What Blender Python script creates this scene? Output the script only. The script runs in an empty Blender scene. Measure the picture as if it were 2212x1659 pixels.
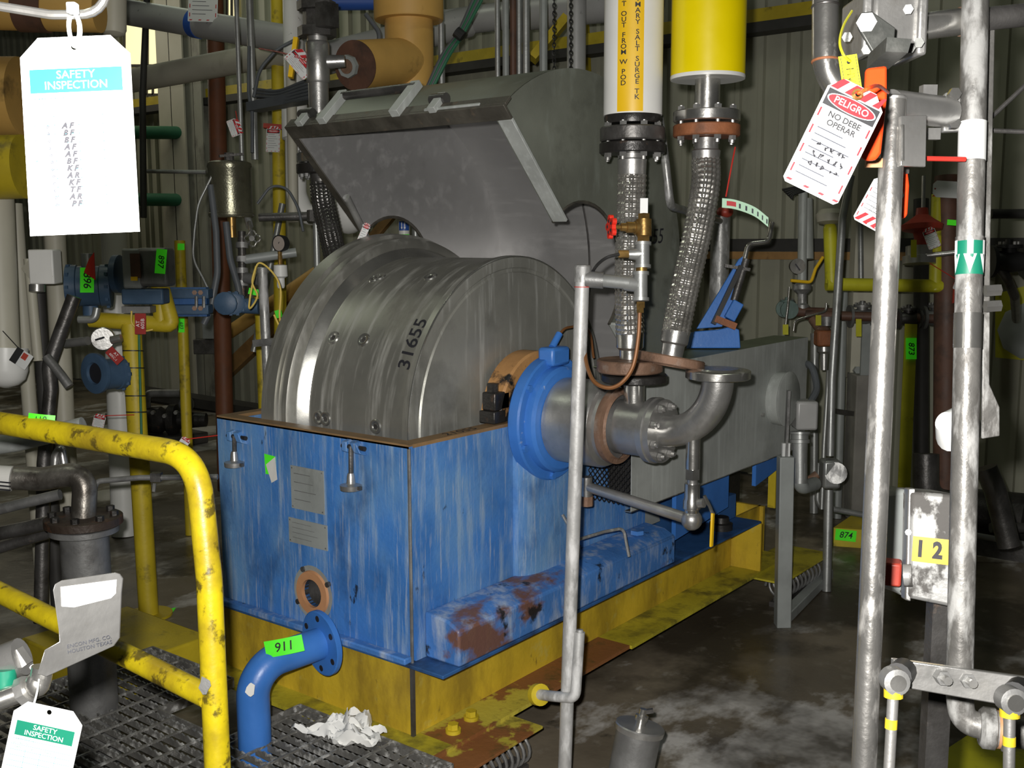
import bpy, math, random
from mathutils import Vector as V, Matrix
random.seed(7)
S = bpy.context.scene
COL = S.collection
PI = math.pi
# ------------------------------------------------------------------ camera
F = 2290.0
YAW, PITCH, ROLL = .659, -.134, -.003
CAM = V((-2.391, -2.263, 1.78))
FW = V((math.cos(PITCH)*math.cos(YAW), math.cos(PITCH)*math.sin(YAW), math.sin(PITCH)))
RT = FW.cross(V((0, 0, 1))).normalized()
UP = RT.cross(FW)
RT, UP = RT*math.cos(ROLL)+UP*math.sin(ROLL), UP*math.cos(ROLL)-RT*math.sin(ROLL)
cd = bpy.data.cameras.new('camera')
cam = bpy.data.objects.new('camera', cd)
COL.objects.link(cam)
cd.sensor_fit = 'HORIZONTAL'
cd.sensor_width = 36
cd.lens = 36*F/2212
cd.clip_start = .05
mw = Matrix((RT, UP, -FW)).transposed().to_4x4()
mw.translation = CAM
cam.matrix_world = mw
S.camera = cam
# ------------------------------------------------------------------ light
S.view_settings.view_transform = 'Standard'
S.view_settings.look = 'None'
S.view_settings.gamma = 1
S.view_settings.use_curve_mapping = False
S.view_settings.exposure = 0.0
w = bpy.data.worlds.new('world')
S.world = w
w.use_nodes = True
w.node_tree.nodes['Background'].inputs[0].default_value = (.62, .66, .56, 1)
w.node_tree.nodes['Background'].inputs[1].default_value = .024


def lamp(name, kind, loc, aim, power, size=.1, col=(1, 1, 1), sy=None):
    d = bpy.data.lights.new(name, kind)
    d.energy = power
    d.color = col
    if kind == 'AREA':
        d.shape = 'RECTANGLE' if sy else 'DISK'
        d.size = size
        if sy:
            d.size_y = sy
    else:
        d.shadow_soft_size = size
    o = bpy.data.objects.new(name, d)
    COL.objects.link(o)
    o.location = loc
    o.rotation_euler = (V(aim)-V(loc)).to_track_quat('-Z', 'Y').to_euler()
    return o


# the camera's own flash, just up and left of the lens, and the hall's ceiling lamps
fl_ = lamp('camera_flash', 'SPOT', CAM+UP*.055-RT*.045+FW*.02, CAM+FW*4-UP*.1, 470, .018, (1, .97, .93))
fl_.data.spot_size = math.radians(92)
fl_.data.spot_blend = 1.0
for i, (x, y) in enumerate([(-1.5, 1.8), (1.2, 3.2), (2.2, -.6), (3.6, 6.2)]):
    lamp('hall_ceiling_lamp', 'AREA', (x, y, 5.2), (x, y, 0), 10, 1.2, (.93, 1, .80), .25)
lamp('hall_window_daylight', 'AREA', (3.0, 9.6, 4.6), (2.4, 4, 1.5), 30, 2.2, (1, .93, .72), 1.4)

# ------------------------------------------------------------------ helpers


def ray(px, py):
    return FW+RT*((px-1106)/F)-UP*((py-829.5)/F)


def at(px, py, d):
    return CAM+ray(px, py)*d


def onp(px, py, i, v):
    r = ray(px, py)
    return CAM+r*((v-CAM[i])/r[i])


def onx(px, py, v): return onp(px, py, 0, v)
def ony(px, py, v): return onp(px, py, 1, v)
def onz(px, py, v): return onp(px, py, 2, v)


WP = V((5.0, -1.5, 0))
WD = V((0, 1, 0))
WN = V((-WD.y, WD.x, 0))


def onw(px, py, off=0):
    r = ray(px, py)
    p0 = WP+WN*off
    return CAM+r*((p0-CAM).dot(WN)/r.dot(WN))


def frame(ax):
    ax = V(ax).normalized()
    h = V((0, 0, 1)) if abs(ax.z) < .9 else V((1, 0, 0))
    a = ax.cross(h).normalized()
    return a, ax.cross(a), ax


def bend(pts, rad, n=6):
    pts = [V(p) for p in pts]
    out = [pts[0]]
    for i in range(1, len(pts)-1):
        a, b, c = pts[i-1], pts[i], pts[i+1]
        d1, d2 = (a-b), (c-b)
        l = min(d1.length, d2.length)*.49
        d1.normalize()
        d2.normalize()
        ang = d1.angle(d2)
        t = min(rad/max(math.tan(ang/2), 1e-3), l)
        p, q = b+d1*t, b+d2*t
        for k in range(n+1):
            s = k/n
            out.append(p*(1-s)**2+b*(2*s*(1-s))+q*s*s)
    out.append(pts[-1])
    return out


def spline(pts, n=8):
    pts = [V(p) for p in pts]
    P = [pts[0]*2-pts[1]]+pts+[pts[-1]*2-pts[-2]]
    out = []
    for i in range(1, len(P)-2):
        a, b, c, d = P[i-1:i+3]
        for k in range(n):
            t = k/n
            out.append(.5*((2*b)+(c-a)*t+(2*a-5*b+4*c-d)*t*t+(3*b-a-3*c+d)*t**3))
    out.append(pts[-1])
    return out


BASE = {}


class MB:
    def __init__(s):
        s.v = []
        s.f = []

    def add(s, vs, fs):
        n = len(s.v)
        s.v += [V(p) for p in vs]
        s.f += [tuple(i+n for i in f) for f in fs]
        return s

    def box(s, c, sz, R=None):
        c = V(c)
        x, y, z = [k/2 for k in sz]
        vs = [V((i, j, k)) for i in (-x, x) for j in (-y, y) for k in (-z, z)]
        if R is not None:
            vs = [R @ p for p in vs]
        return s.add([c+p for p in vs], [(0, 1, 3, 2), (4, 6, 7, 5), (0, 4, 5, 1), (2, 3, 7, 6), (0, 2, 6, 4), (1, 5, 7, 3)])

    def bb(s, lo, hi):
        lo, hi = V(lo), V(hi)
        return s.box((lo+hi)/2, [abs(k) for k in (hi-lo)])

    def bar(s, a, b, wd, ht, up=(0, 0, 1)):
        a, b = V(a), V(b)
        d = (b-a).normalized()
        u = V(up)
        sd = d.cross(u).normalized()
        u = sd.cross(d)
        R = Matrix((d, sd, u)).transposed()
        return s.box((a+b)/2, ((b-a).length, wd, ht), R)

    def prism(s, poly, vec):
        poly = [V(p) for p in poly]
        n = len(poly)
        vec = V(vec)
        fs = [tuple(range(n)), tuple(range(2*n-1, n-1, -1))]
        fs += [(i, i+n, (i+1) % n+n, (i+1) % n) for i in range(n)]
        return s.add(poly+[p+vec for p in poly], fs)

    def lathe(s, o, ax, prof, seg=24, cap=True, a0=0, a1=2*PI):
        o = V(o)
        a, b, ax = frame(ax)
        full = abs(a1-a0-2*PI) < 1e-6
        n = seg if full else seg+1
        vs = []
        for h, r in prof:
            for k in range(n):
                t = a0+(a1-a0)*k/seg
                vs.append(o+ax*h+(a*math.cos(t)+b*math.sin(t))*r)
        fs = []
        for i in range(len(prof)-1):
            for k in range(n if full else n-1):
                k2 = (k+1) % n
                fs.append((i*n+k, i*n+k2, (i+1)*n+k2, (i+1)*n+k))
        if cap and full:
            fs.append(tuple(range(n-1, -1, -1)))
            m = (len(prof)-1)*n
            fs.append(tuple(range(m, m+n)))
        return s.add(vs, fs)

    def cyl(s, a, b, r, seg=16, r2=None, cap=True):
        a, b = V(a), V(b)
        return s.lathe(a, b-a, [(0, r), ((b-a).length, r if r2 is None else r2)], seg, cap)

    def tube(s, pts, r, seg=10, closed=False, cap=True):
        pts = [V(p) for p in pts]
        n = len(pts)
        vs = []
        na = None
        for i, p in enumerate(pts):
            if closed:
                t = pts[(i+1) % n]-pts[i-1]
            else:
                t = pts[min(i+1, n-1)]-pts[max(i-1, 0)]
            if t.length < 1e-9:
                t = V((0, 0, 1))
            t.normalize()
            if na is None:
                na = frame(t)[0]
            na = (na-t*na.dot(t))
            if na.length < 1e-6:
                na = frame(t)[0]
            na.normalize()
            nb = t.cross(na)
            rr = r[i] if isinstance(r, (list, tuple)) else r
            for k in range(seg):
                q = 2*PI*k/seg
                vs.append(p+(na*math.cos(q)+nb*math.sin(q))*rr)
        fs = []
        for i in range(n if closed else n-1):
            j = (i+1) % n
            for k in range(seg):
                k2 = (k+1) % seg
                fs.append((i*seg+k, i*seg+k2, j*seg+k2, j*seg+k))
        if cap and not closed:
            fs.append(tuple(range(seg-1, -1, -1)))
            fs.append(tuple(range((n-1)*seg, n*seg)))
        return s.add(vs, fs)

    def torus(s, c, ax, R, r, seg=28, rs=8):
        a, b, _ = frame(ax)
        return s.tube([V(c)+(a*math.cos(2*PI*k/seg)+b*math.sin(2*PI*k/seg))*R for k in range(seg)], r, rs, True)

    def sph(s, c, r, seg=16, sc=(1, 1, 1)):
        c = V(c)
        n = seg//2
        vs = []
        fs = []
        for i in range(n+1):
            p = PI*i/n
            for k in range(seg):
                q = 2*PI*k/seg
                vs.append(c+V((math.sin(p)*math.cos(q)*sc[0], math.sin(p)*math.sin(q)*sc[1], math.cos(p)*sc[2]))*r)
        for i in range(n):
            for k in range(seg):
                k2 = (k+1) % seg
                fs.append((i*seg+k, (i+1)*seg+k, (i+1)*seg+k2, i*seg+k2))
        return s.add(vs, fs)

    def quad(s, a, b, c, d):
        return s.add([a, b, c, d], [(0, 1, 2, 3)])

    def mesh(s, name, base, angle=35):
        me = bpy.data.meshes.new(name)
        me.from_pydata([p-base for p in s.v], [], s.f)
        me.validate()
        for p in me.polygons:
            p.use_smooth = True
        me.set_sharp_from_angle(angle=math.radians(angle))
        return me

    def o(s, name, mat, parent, bev=0, label=None, kind=None):
        base = BASE[parent]
        ob = bpy.data.objects.new(name, s.mesh(name, base))
        ob.data.materials.append(MT(mat))
        COL.objects.link(ob)
        ob.parent = parent
        BASE[ob] = base
        if label:
            ob['label'] = label
        if kind:
            ob['kind'] = kind
        if bev:
            bevel(ob, bev)
        return ob

    def thing(s, name, mat, label, cat, group=None, bev=0, kind=None):
        lo = V([min(p[i] for p in s.v) for i in range(3)])
        hi = V([max(p[i] for p in s.v) for i in range(3)])
        base = V(((lo.x+hi.x)/2, (lo.y+hi.y)/2, lo.z))
        ob = bpy.data.objects.new(name, s.mesh(name, base))
        ob.data.materials.append(MT(mat))
        COL.objects.link(ob)
        ob.location = base
        BASE[ob] = base
        tg(ob, label, cat, group, kind)
        if bev:
            bevel(ob, bev)
        return ob


def bevel(ob, wd):
    b = ob.modifiers.new('bevel', 'BEVEL')
    b.width = wd
    b.segments = 2
    b.limit_method = 'ANGLE'
    b.angle_limit = math.radians(40)
    b.harden_normals = False


GROUPS = {'tape_tag': 'green tape number tags', 'danger_tag': 'red and white danger tags', 'hanging_rod': 'thin rods hanging above the hood', 'chain': 'chains hanging above the hood',
          'wire_rope_isolator': 'wire rope isolators under the skid', 'braided_hose': 'braided steel hoses', 'transmitter': 'blue and grey transmitters', 'flanged_valve': 'flanged valves in the background',
          'overhead_pipe': 'overhead pipes', 'conduit_drop': 'upright conduits at left', 'wall_conduit': 'upright conduits at the right wall', 'cream_pipe': 'cream and white pipes at left',
          'loose_cable': 'loose cables at left', 'flexible_hose': 'flexible hoses by the canister', 'yellow_tag': 'small yellow tags', 'number_plate': 'red engraved plates', 'strip_nut': 'nuts on the flat strip',
          'inspection_tag': 'inspection tags', 'thin_wire': 'thin wires at the header', 'dark_floor_pipe': 'dark floor pipes'}


def tg(ob, label, cat, group=None, kind=None):
    group = group or GROUPS.get(ob.name.split('.')[0])
    if label:
        ob['label'] = label
    if cat:
        ob['category'] = cat
    if group:
        ob['group'] = group
    if kind:
        ob['kind'] = kind


def T(name, label, cat, loc, group=None, kind=None):
    ob = bpy.data.objects.new(name, None)
    ob.empty_display_size = .05
    COL.objects.link(ob)
    ob.location = V(loc)
    BASE[ob] = V(loc)
    tg(ob, label, cat, group, kind)
    return ob


TXT = {}


def textmesh(st, bold=0.0, shear=0.0):
    k = (st, bold, shear)
    if k not in TXT:
        c = bpy.data.curves.new('lettering', 'FONT')
        c.body = st
        c.align_x = 'CENTER'
        c.align_y = 'CENTER'
        c.resolution_u = 3
        c.offset = bold
        c.shear = shear
        ob = bpy.data.objects.new('lettering', c)
        me = bpy.data.meshes.new_from_object(ob)
        TXT[k] = ([V(v.co) for v in me.vertices], [tuple(p.vertices) for p in me.polygons])
        bpy.data.objects.remove(ob)
        bpy.data.curves.remove(c)
        bpy.data.meshes.remove(me)
    return TXT[k]


def text(st, fn, h, mat, parent, name='lettering', bold=.0, shear=0., sx=1., rot=0., du=0., dv=0.):
    """print st: fn(u,v) maps metres on the sheet to a world point"""
    vs, fs = textmesh(st, bold, shear)
    cr, sr = math.cos(rot), math.sin(rot)
    m = MB()
    k = h/.7
    m.add([fn(du+(p.x*sx*cr-p.y*sr)*k, dv+(p.x*sx*sr+p.y*cr)*k) for p in vs], fs)
    return m.o(name, mat, parent)


def plane(o, xd, yd, eps=.0008):
    o, xd, yd = V(o), V(xd).normalized(), V(yd).normalized()
    yd = (yd-xd*yd.dot(xd)).normalized()
    n = xd.cross(yd)

    def fn(u, v, k=0.):
        return o+xd*u+yd*v+n*(eps+k)
    return fn


def rect(fn, u0, v0, u1, v1, name, mat, parent, k=0., **kw):
    return MB().quad(fn(u0, v0, k), fn(u1, v0, k), fn(u1, v1, k), fn(u0, v1, k)).o(name, mat, parent, **kw)


def card(fn, poly, th, hole=None):
    """sheet of thickness th with polygon outline and an optional round hole (u,v,r)"""
    m = MB()
    if not hole:
        m.prism([fn(u, v) for u, v in poly], (fn(0, 0, -th)-fn(0, 0)))
        return m
    hu, hv, hr = hole
    n = len(poly)
    ang = sorted(set([round(2*PI*k/24, 4) for k in range(24)]+[round(math.atan2(v-hv, u-hu) % (2*PI), 4) for u, v in poly]))
    out = []
    for a in ang:
        dx, dy = math.cos(a), math.sin(a)
        best = None
        for i in range(n):
            (x1, y1), (x2, y2) = poly[i], poly[(i+1) % n]
            ex, ey = x2-x1, y2-y1
            det = dx*(-ey)+dy*ex
            if abs(det) < 1e-12:
                continue
            t = ((x1-hu)*(-ey)+(y1-hv)*ex)/det
            q = (dx*(y1-hv)-dy*(x1-hu))/det
            if t > 0 and -1e-3 <= q <= 1.001 and (best is None or t > best):
                best = t
        out.append((hu+dx*best, hv+dy*best))
    N = len(ang)
    vs = [fn(u, v) for u, v in out]+[fn(hu+math.cos(a)*hr, hv+math.sin(a)*hr) for a in ang]
    vs += [fn(u, v, -th) for u, v in out]+[fn(hu+math.cos(a)*hr, hv+math.sin(a)*hr, -th) for a in ang]
    fs = []
    for i in range(N):
        j = (i+1) % N
        fs += [(i, j, N+j, N+i), (2*N+j, 2*N+i, 3*N+i, 3*N+j), (j, i, 2*N+i, 2*N+j), (N+i, N+j, 3*N+j, 3*N+i)]
    m.add(vs, fs)
    return m


def rrect(w_, h_, r, n=4):
    out = []
    for cx, cy, a in ((w_/2-r, h_/2-r, 0), (-w_/2+r, h_/2-r, PI/2), (-w_/2+r, -h_/2+r, PI), (w_/2-r, -h_/2+r, 1.5*PI)):
        for k in range(n+1):
            t = a+PI/2*k/n
            out.append((cx+math.cos(t)*r, cy+math.sin(t)*r))
    return out


# ------------------------------------------------------------------ materials
MATS = {}
SPEC = {}


def D(name, col, rough=.5, metal=0., var=.15, vs=6, layers=(), bump=.0, bs=60, spec=.5, emit=None, coat=0, rv=.08):
    SPEC[name] = dict(col=col, rough=rough, metal=metal, var=var, vs=vs, layers=layers, bump=bump, bs=bs, spec=spec, emit=emit, coat=coat, rv=rv)


def MT(name):
    if name in MATS:
        return MATS[name]
    s = SPEC[name]
    m = bpy.data.materials.new(name)
    m.use_nodes = True
    N, L = m.node_tree.nodes, m.node_tree.links
    b = N['Principled BSDF']
    tc = N.new('ShaderNodeTexCoord')

    def noise(scale, vec=(1, 1, 1), det=4, off=0., rough=.55):
        mp = N.new('ShaderNodeMapping')
        mp.inputs['Scale'].default_value = vec
        mp.inputs['Location'].default_value = (off, off*1.7, off*.6)
        L.new(tc.outputs['Object'], mp.inputs['Vector'])
        t = N.new('ShaderNodeTexNoise')
        t.inputs['Scale'].default_value = scale
        t.inputs['Detail'].default_value = det
        t.inputs['Roughness'].default_value = rough
        L.new(mp.outputs['Vector'], t.inputs['Vector'])
        return t.outputs['Fac']

    def mix(fac, a, c):
        x = N.new('ShaderNodeMix')
        x.data_type = 'RGBA'
        if isinstance(fac, float):
            x.inputs['Factor'].default_value = fac
        else:
            L.new(fac, x.inputs['Factor'])
        for key, val in ((6, a), (7, c)):
            if isinstance(val, tuple):
                x.inputs[key].default_value = (*val[:3], 1)
            else:
                L.new(val, x.inputs[key])
        return x.outputs[2]

    def ramp(fac, lo, hi, top=1.):
        r = N.new('ShaderNodeMapRange')
        r.inputs['From Min'].default_value = lo
        r.inputs['From Max'].default_value = hi
        r.inputs['To Max'].default_value = top
        L.new(fac, r.inputs['Value'])
        return r.outputs['Result']
    c = s['col']
    va = s['var']
    n0 = noise(s['vs'], det=5)
    cur = mix(ramp(n0, .3, .7), tuple(max(0, k*(1-va)) for k in c), tuple(min(1, k*(1+va)) for k in c))
    rcur = ramp(n0, .3, .7)
    rr = N.new('ShaderNodeMapRange')
    rr.inputs['To Min'].default_value = max(.02, s['rough']-s['rv'])
    rr.inputs['To Max'].default_value = min(1, s['rough']+s['rv'])
    L.new(rcur, rr.inputs['Value'])
    rough = rr.outputs['Result']
    metal = None
    for i, ly in enumerate(s['layers']):
        lc, sc, vec, lo, hi = ly[:5]
        top = ly[5] if len(ly) > 5 else 1.
        mt_ = ly[6] if len(ly) > 6 else None
        f = ramp(noise(sc, vec, 6, 3.1*(i+1), .62), lo, hi, top)
        cur = mix(f, cur, lc)
        if mt_ is not None:
            mm = N.new('ShaderNodeMix')
            mm.data_type = 'FLOAT'
            L.new(f, mm.inputs[0])
            if metal is None:
                mm.inputs[2].default_value = s['metal']
            else:
                L.new(metal, mm.inputs[2])
            mm.inputs[3].default_value = mt_
            metal = mm.outputs[0]
            m2 = N.new('ShaderNodeMix')
            m2.data_type = 'FLOAT'
            L.new(f, m2.inputs[0])
            L.new(rough, m2.inputs[2])
            m2.inputs[3].default_value = .75
            rough = m2.outputs[0]
    L.new(cur, b.inputs['Base Color'])
    L.new(rough, b.inputs['Roughness'])
    b.inputs['Metallic'].default_value = s['metal']
    if metal is not None:
        L.new(metal, b.inputs['Metallic'])
    b.inputs['Specular IOR Level'].default_value = s['spec']
    b.inputs['Coat Weight'].default_value = s['coat']
    if s['emit']:
        b.inputs['Emission Color'].default_value = (*s['emit'][0], 1)
        b.inputs['Emission Strength'].default_value = s['emit'][1]
    if s['bump']:
        bp = N.new('ShaderNodeBump')
        bp.inputs['Strength'].default_value = s['bump']
        bp.inputs['Distance'].default_value = .004
        L.new(noise(s['bs'], det=3), bp.inputs['Height'])
        L.new(bp.outputs['Normal'], b.inputs['Normal'])
    MATS[name] = m
    return m


PALE = (.50, .55, .58)
BLK = (.012, .012, .012)
RUST = (.19, .065, .025)
D('blue', (.045, .17, .47), .5, 0, .3, 3, [((.18, .35, .56), 2.4, (1, 1, .55), .44, .66, .75), ((.33, .44, .54), 9, (3, 3, .30), .51, .72, .7), ((.50, .53, .55), 34, (2.4, 2.4, .16), .56, .76, .75), ((.02, .07, .20), 4, (1, 1, .6), .57, .72, .7), (BLK, 11, (1, 1, .5), .68, .72, .9)], .3, 80)
D('blue_ledge', (.06, .19, .50), .5, 0, .2, 5, [(PALE, 9, (2, 2, .5), .48, .68, .6), ((.16, .07, .035), 2.4, (.6, 1, 1), .55, .60, .95), (BLK, 8, (1, 1, 1), .60, .66, .95)], .4, 60)
D('blue_clean', (.045, .18, .55), .42, 0, .12, 6, [(PALE, 14, (1, 1, 1), .66, .72, .6)], .12, 70)
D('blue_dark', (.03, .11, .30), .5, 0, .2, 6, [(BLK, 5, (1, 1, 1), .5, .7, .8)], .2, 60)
D('blue_inst', (.055, .105, .18), .45, 0, .15, 10, [((.02, .03, .05), 9, (1, 1, 1), .62, .75, .7)], .1, 90)
D('yellow_skid', (.62, .43, .03), .5, 0, .18, 4, [((.26, .17, .02), 5, (1.2, 1.2, .45), .45, .68, .85), ((.5, .48, .16), 12, (1, 1, 1), .6, .75, .5), ((.06, .045, .02), 16, (1, 1, .5), .64, .72, .8)], .25, 60)
D('yellow_flange', (.50, .42, .05), .6, 0, .2, 4, [((.24, .085, .03), 2.6, (1, 1, 1), .44, .47, .96), ((.09, .07, .02), 8, (1, 1, 1), .56, .68, .85)], .5, 45)
D('yellow_flange_far', (.50, .43, .03), .55, 0, .2, 4, [((.10, .09, .02), 7, (1, 1, 1), .48, .66, .85)], .4, 45)
D('yellow_rail', (.58, .455, .010), .36, 0, .08, 5, [((.20, .135, .012), 4, (1, 1, 1), .48, .66, .8), ((.05, .035, .01), 24, (1, 1, 1), .56, .64, .85)], .25, 45)
D('yellow_pipe', (.88, .70, .0), .35, 0, .05, 5, [], .05, 30)
D('yellow_old', (.55, .42, .02), .5, 0, .15, 6, [((.10, .08, .02), 9, (1, 1, 1), .58, .72, .8)], .2, 60)
D('yellow_green', (.50, .48, .02), .45, 0, .12, 8, [((.12, .11, .02), 14, (1, 1, 1), .6, .75, .7)], .1, 60)
D('amber', (.64, .38, .10), .55, 0, .12, 4, [((.05, .035, .015), 4, (1, 1, 1), .62, .74, .7)], .12, 40)
D('tan_rim', (.24, .145, .065), .6, 0, .2, 9, [((.09, .055, .03), 6, (1, 1, 1), .52, .7, .8)], .2, 60)
D('tan_ring', (.50, .25, .12), .55, 0, .12, 9, [], .15, 60)
D('tan_gland', (.42, .22, .08), .5, 0, .15, 9, [(BLK, 5, (1, 1, 1), .44, .50, 1.)], .3, 60)
D('drum', (.385, .38, .34), .34, .72, .22, 2.2, [((.50, .50, .48), 6, (1, 5, .35), .50, .74, .6, .1), ((.17, .165, .135), 3, (1, 1.6, .7), .52, .68, .7, .5)], .04, 200, rv=.07)
D('drum_face', (.34, .34, .305), .42, .5, .25, 2.4, [((.48, .49, .47), 7, (4, 1, .3), .53, .74, .65, .1), ((.11, .11, .095), 3, (1, 1, 1), .52, .7, .6)], .05, 160)
D('drum_rim', (.60, .60, .56), .26, .9, .12, 5, [], .02, 200)
D('hood_in', (.47, .465, .46), .38, .6, .12, 2, [((.56, .55, .54), 9, (2, .3, 2), .52, .8, .45, .2), ((.22, .22, .22), 3, (1, 1, 1), .56, .74, .5)], .06, 120)
D('hood_out', (.27, .285, .24), .48, .5, .2, 2.5, [((.34, .38, .35), 9, (1.5, 1.5, .5), .52, .8, .5, .2), ((.09, .09, .07), 3, (1, 1, 1), .56, .74, .6)], .08, 120)
D('hood_edge', (.13, .12, .10), .5, .6, .3, 12, [((.20, .12, .06), 18, (1, 1, 1), .6, .72, .6, .0)], .3, 80)
D('galv', (.43, .45, .43), .5, .2, .18, 4, [((.56, .60, .58), 22, (2, 2, .12), .50, .76, .6, .0), ((.13, .14, .12), 2, (1, 1, 1), .55, .75, .6)], .06, 160)
D('galv_top', (.20, .23, .155), .55, .3, .2, 4, [((.06, .08, .04), 4, (1, 1, 1), .56, .7, .7)], .1, 100)
D('steel', (.46, .455, .44), .36, .8, .2, 7, [((.22, .215, .20), 8, (1, 1, 1), .55, .72, .6)], .12, 110)
D('steel_bright', (.62, .61, .58), .24, .92, .15, 8, [((.14, .12, .09), 12, (1, 1, .5), .62, .72, .7, .3)], .10, 70)
D('steel_pole', (.40, .39, .37), .30, .85, .15, 8, [((.62, .61, .58), 16, (1, 1, .35), .56, .72, .6, .1), ((.10, .09, .07), 22, (1, 1, .4), .64, .72, .8, .2)], .25, 60)
D('galv_pole', (.30, .30, .29), .42, .5, .25, 9, [((.50, .50, .50), 22, (1, 1, .4), .50, .66, .75, .0), ((.13, .12, .11), 14, (1, 1, .6), .6, .72, .75, .2)], .3, 60)
D('pole_salt', (.50, .50, .49), .5, .4, .15, 10, [((.74, .74, .74), 26, (1, 1, .35), .48, .66, .7, .0)], .15, 80)
D('steel_dark', (.13, .125, .12), .42, .65, .3, 8, [((.05, .045, .04), 9, (1, 1, 1), .5, .7, .8), ((.20, .11, .06), 15, (1, 1, 1), .64, .74, .6, .0)], .3, 70)
D('steel_grey', (.22, .22, .215), .48, .5, .25, 9, [((.09, .085, .08), 9, (1, 1, 1), .55, .7, .7)], .2, 80)
D('rusty', (.22, .13, .085), .62, .3, .3, 12, [((.34, .29, .25), 18, (1, 1, 1), .55, .7, .6), ((.07, .04, .025), 9, (1, 1, 1), .58, .7, .8)], .5, 60)
D('rust_orange', (.30, .11, .045), .65, .1, .25, 12, [((.10, .05, .03), 9, (1, 1, 1), .55, .7, .7)], .5, 60)
D('cast_black', (.03, .028, .026), .38, .35, .3, 14, [((.14, .08, .05), 18, (1, 1, 1), .62, .74, .6)], .4, 60)
D('braid', (.58, .56, .52), .25, .85, .15, 14, [((.10, .085, .065), 9, (1, 1, 1), .60, .76, .6)], 0)
D('braid_dark', (.16, .155, .15), .28, .85, .2, 14, [], 0)
D('brass', (.36, .22, .07), .36, .8, .2, 18, [((.10, .06, .03), 20, (1, 1, 1), .58, .7, .7)], .12, 90)
D('copper_brown', (.20, .085, .03), .35, .3, .1, 9)
D('red', (.70, .03, .015), .4, 0, .1, 9, [((.12, .01, .01), 30, (1, 1, 1), .66, .72, .7)], .1, 60)
D('red_grip', (.85, .065, .012), .32, 0, .05, 9)
D('red_dull', (.40, .05, .03), .5, 0, .2, 12, [], .1, 60)
D('red_tag', (.34, .025, .02), .5, 0, .08, 9)
D('red_print', (.50, .012, .018), .5, 0, .03, 9)
D('black_print', (.02, .02, .022), .5, 0, .03, 9)
D('ink', (.015, .015, .02), .6, 0, .0, 9)
D('ink_blue', (.04, .08, .30), .6, 0, .0, 9)
D('grey_print', (.03, .033, .045), .6, 0, .0, 9)
D('green_print', (.006, .16, .095), .45, 0, .03, 9)
D('cyan_print', (.010, .26, .30), .5, 0, .03, 9)
D('blue_print', (.03, .10, .40), .5, 0, .03, 9)
D('yellow_label', (.85, .52, .01), .4, 0, .04, 9)
D('tag_white', (.66, .67, .66), .45, 0, .02, 9)
D('white_print', (.9, .9, .9), .5, 0, .0, 9)
D('tape', (.10, .88, .03), .45, 0, .06, 20, emit=((.05, .8, .01), .12))  # slight green glow put into the tape, which is no lamp
D('green_tag', (.45, .70, .50), .5, 0, .03, 9)
D('green_grey', (.13, .19, .17), .5, .2, .2, 9, [((.06, .05, .04), 9, (1, 1, 1), .55, .7, .7)], .2, 60)
D('steel_dirty', (.24, .225, .20), .36, .7, .25, 9, [((.07, .06, .05), 9, (1, 1, 1), .46, .62, .8)], .3, 70)
D('cast_rust', (.05, .035, .026), .5, .2, .3, 10, [((.16, .06, .025), 8, (1, 1, 1), .56, .66, .8)], .6, 50)
D('paper', (.75, .74, .70), .7, 0, .05, 9)
D('rag', (.80, .80, .77), .8, 0, .05, 9, [], .3, 30)
D('white_pipe', (.78, .78, .75), .42, 0, .04, 5, [((.15, .14, .13), 40, (1, 1, .6), .69, .73, .7)], .03, 40)
D('cream', (.50, .48, .39), .5, 0, .08, 3, [((.25, .23, .17), 6, (1, 1, .4), .6, .76, .5)], .05, 40)
D('cream_wall', (.38, .38, .295), .5, .0, .10, 1.2, [((.22, .22, .18), 3, (1, 1, .3), .56, .78, .5)], .03, 50)
D('cream_dark', (.30, .30, .25), .6, 0, .15, 3, [((.08, .07, .06), 5, (1, 1, .5), .55, .7, .7)], .1, 40)
D('grey_pipe', (.42, .42, .41), .42, .15, .1, 3, [((.10, .10, .10), 22, (1, 1, 1), .64, .74, .7)], .03, 40)
D('grey_paint', (.30, .32, .31), .5, .1, .12, 6, [((.14, .15, .13), 9, (1, 1, .4), .56, .72, .6)], .1, 60)
D('conduit', (.36, .37, .36), .42, .6, .15, 8, [((.14, .13, .12), 12, (1, 1, .6), .6, .74, .6)], .1, 80)
D('tank', (.23, .225, .16), .3, .75, .15, 5, [((.12, .11, .08), 20, (1, 1, 1), .55, .7, .5)], .25, 120)
D('rubber', (.018, .018, .018), .5, 0, .1, 9)
D('hose_grey', (.10, .11, .12), .5, 0, .1, 9)
D('orange_pipe', (.16, .055, .022), .6, 0, .2, 5, [((.10, .05, .03), 6, (1, 1, 1), .55, .7, .7)], .2, 40)
D('brown_pipe', (.115, .055, .035), .6, 0, .25, 7, [((.035, .025, .02), 8, (1, 1, 1), .5, .7, .7)], .2, 50)
D('green_pipe', (.025, .15, .075), .5, 0, .15, 6)
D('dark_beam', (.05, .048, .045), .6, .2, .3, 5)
D('wood', (.36, .20, .07), .6, 0, .2, 8, [((.08, .05, .02), 6, (6, 1, 1), .58, .7, .7)], .1, 40)
D('concrete', (.185, .155, .112), .40, 0, .35, 1.6, [((.62, .60, .57), 1.3, (1, 1.5, 1), .52, .59, .85), ((.045, .036, .024), .9, (1, 1, 1), .46, .56, .85), ((.30, .27, .22), 9, (1, 1, 1), .58, .72, .5), ((.02, .018, .015), 2.6, (1, 1, 1), .64, .69, .7)], .35, 25, rv=.2)
D('block', (.24, .23, .205), .75, 0, .2, 5, [((.12, .05, .035), 5, (1, 1, 1), .62, .7, .7)], .4, 40)
D('near_black', (.012, .011, .010), .8, 0, .2, 5)
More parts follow.
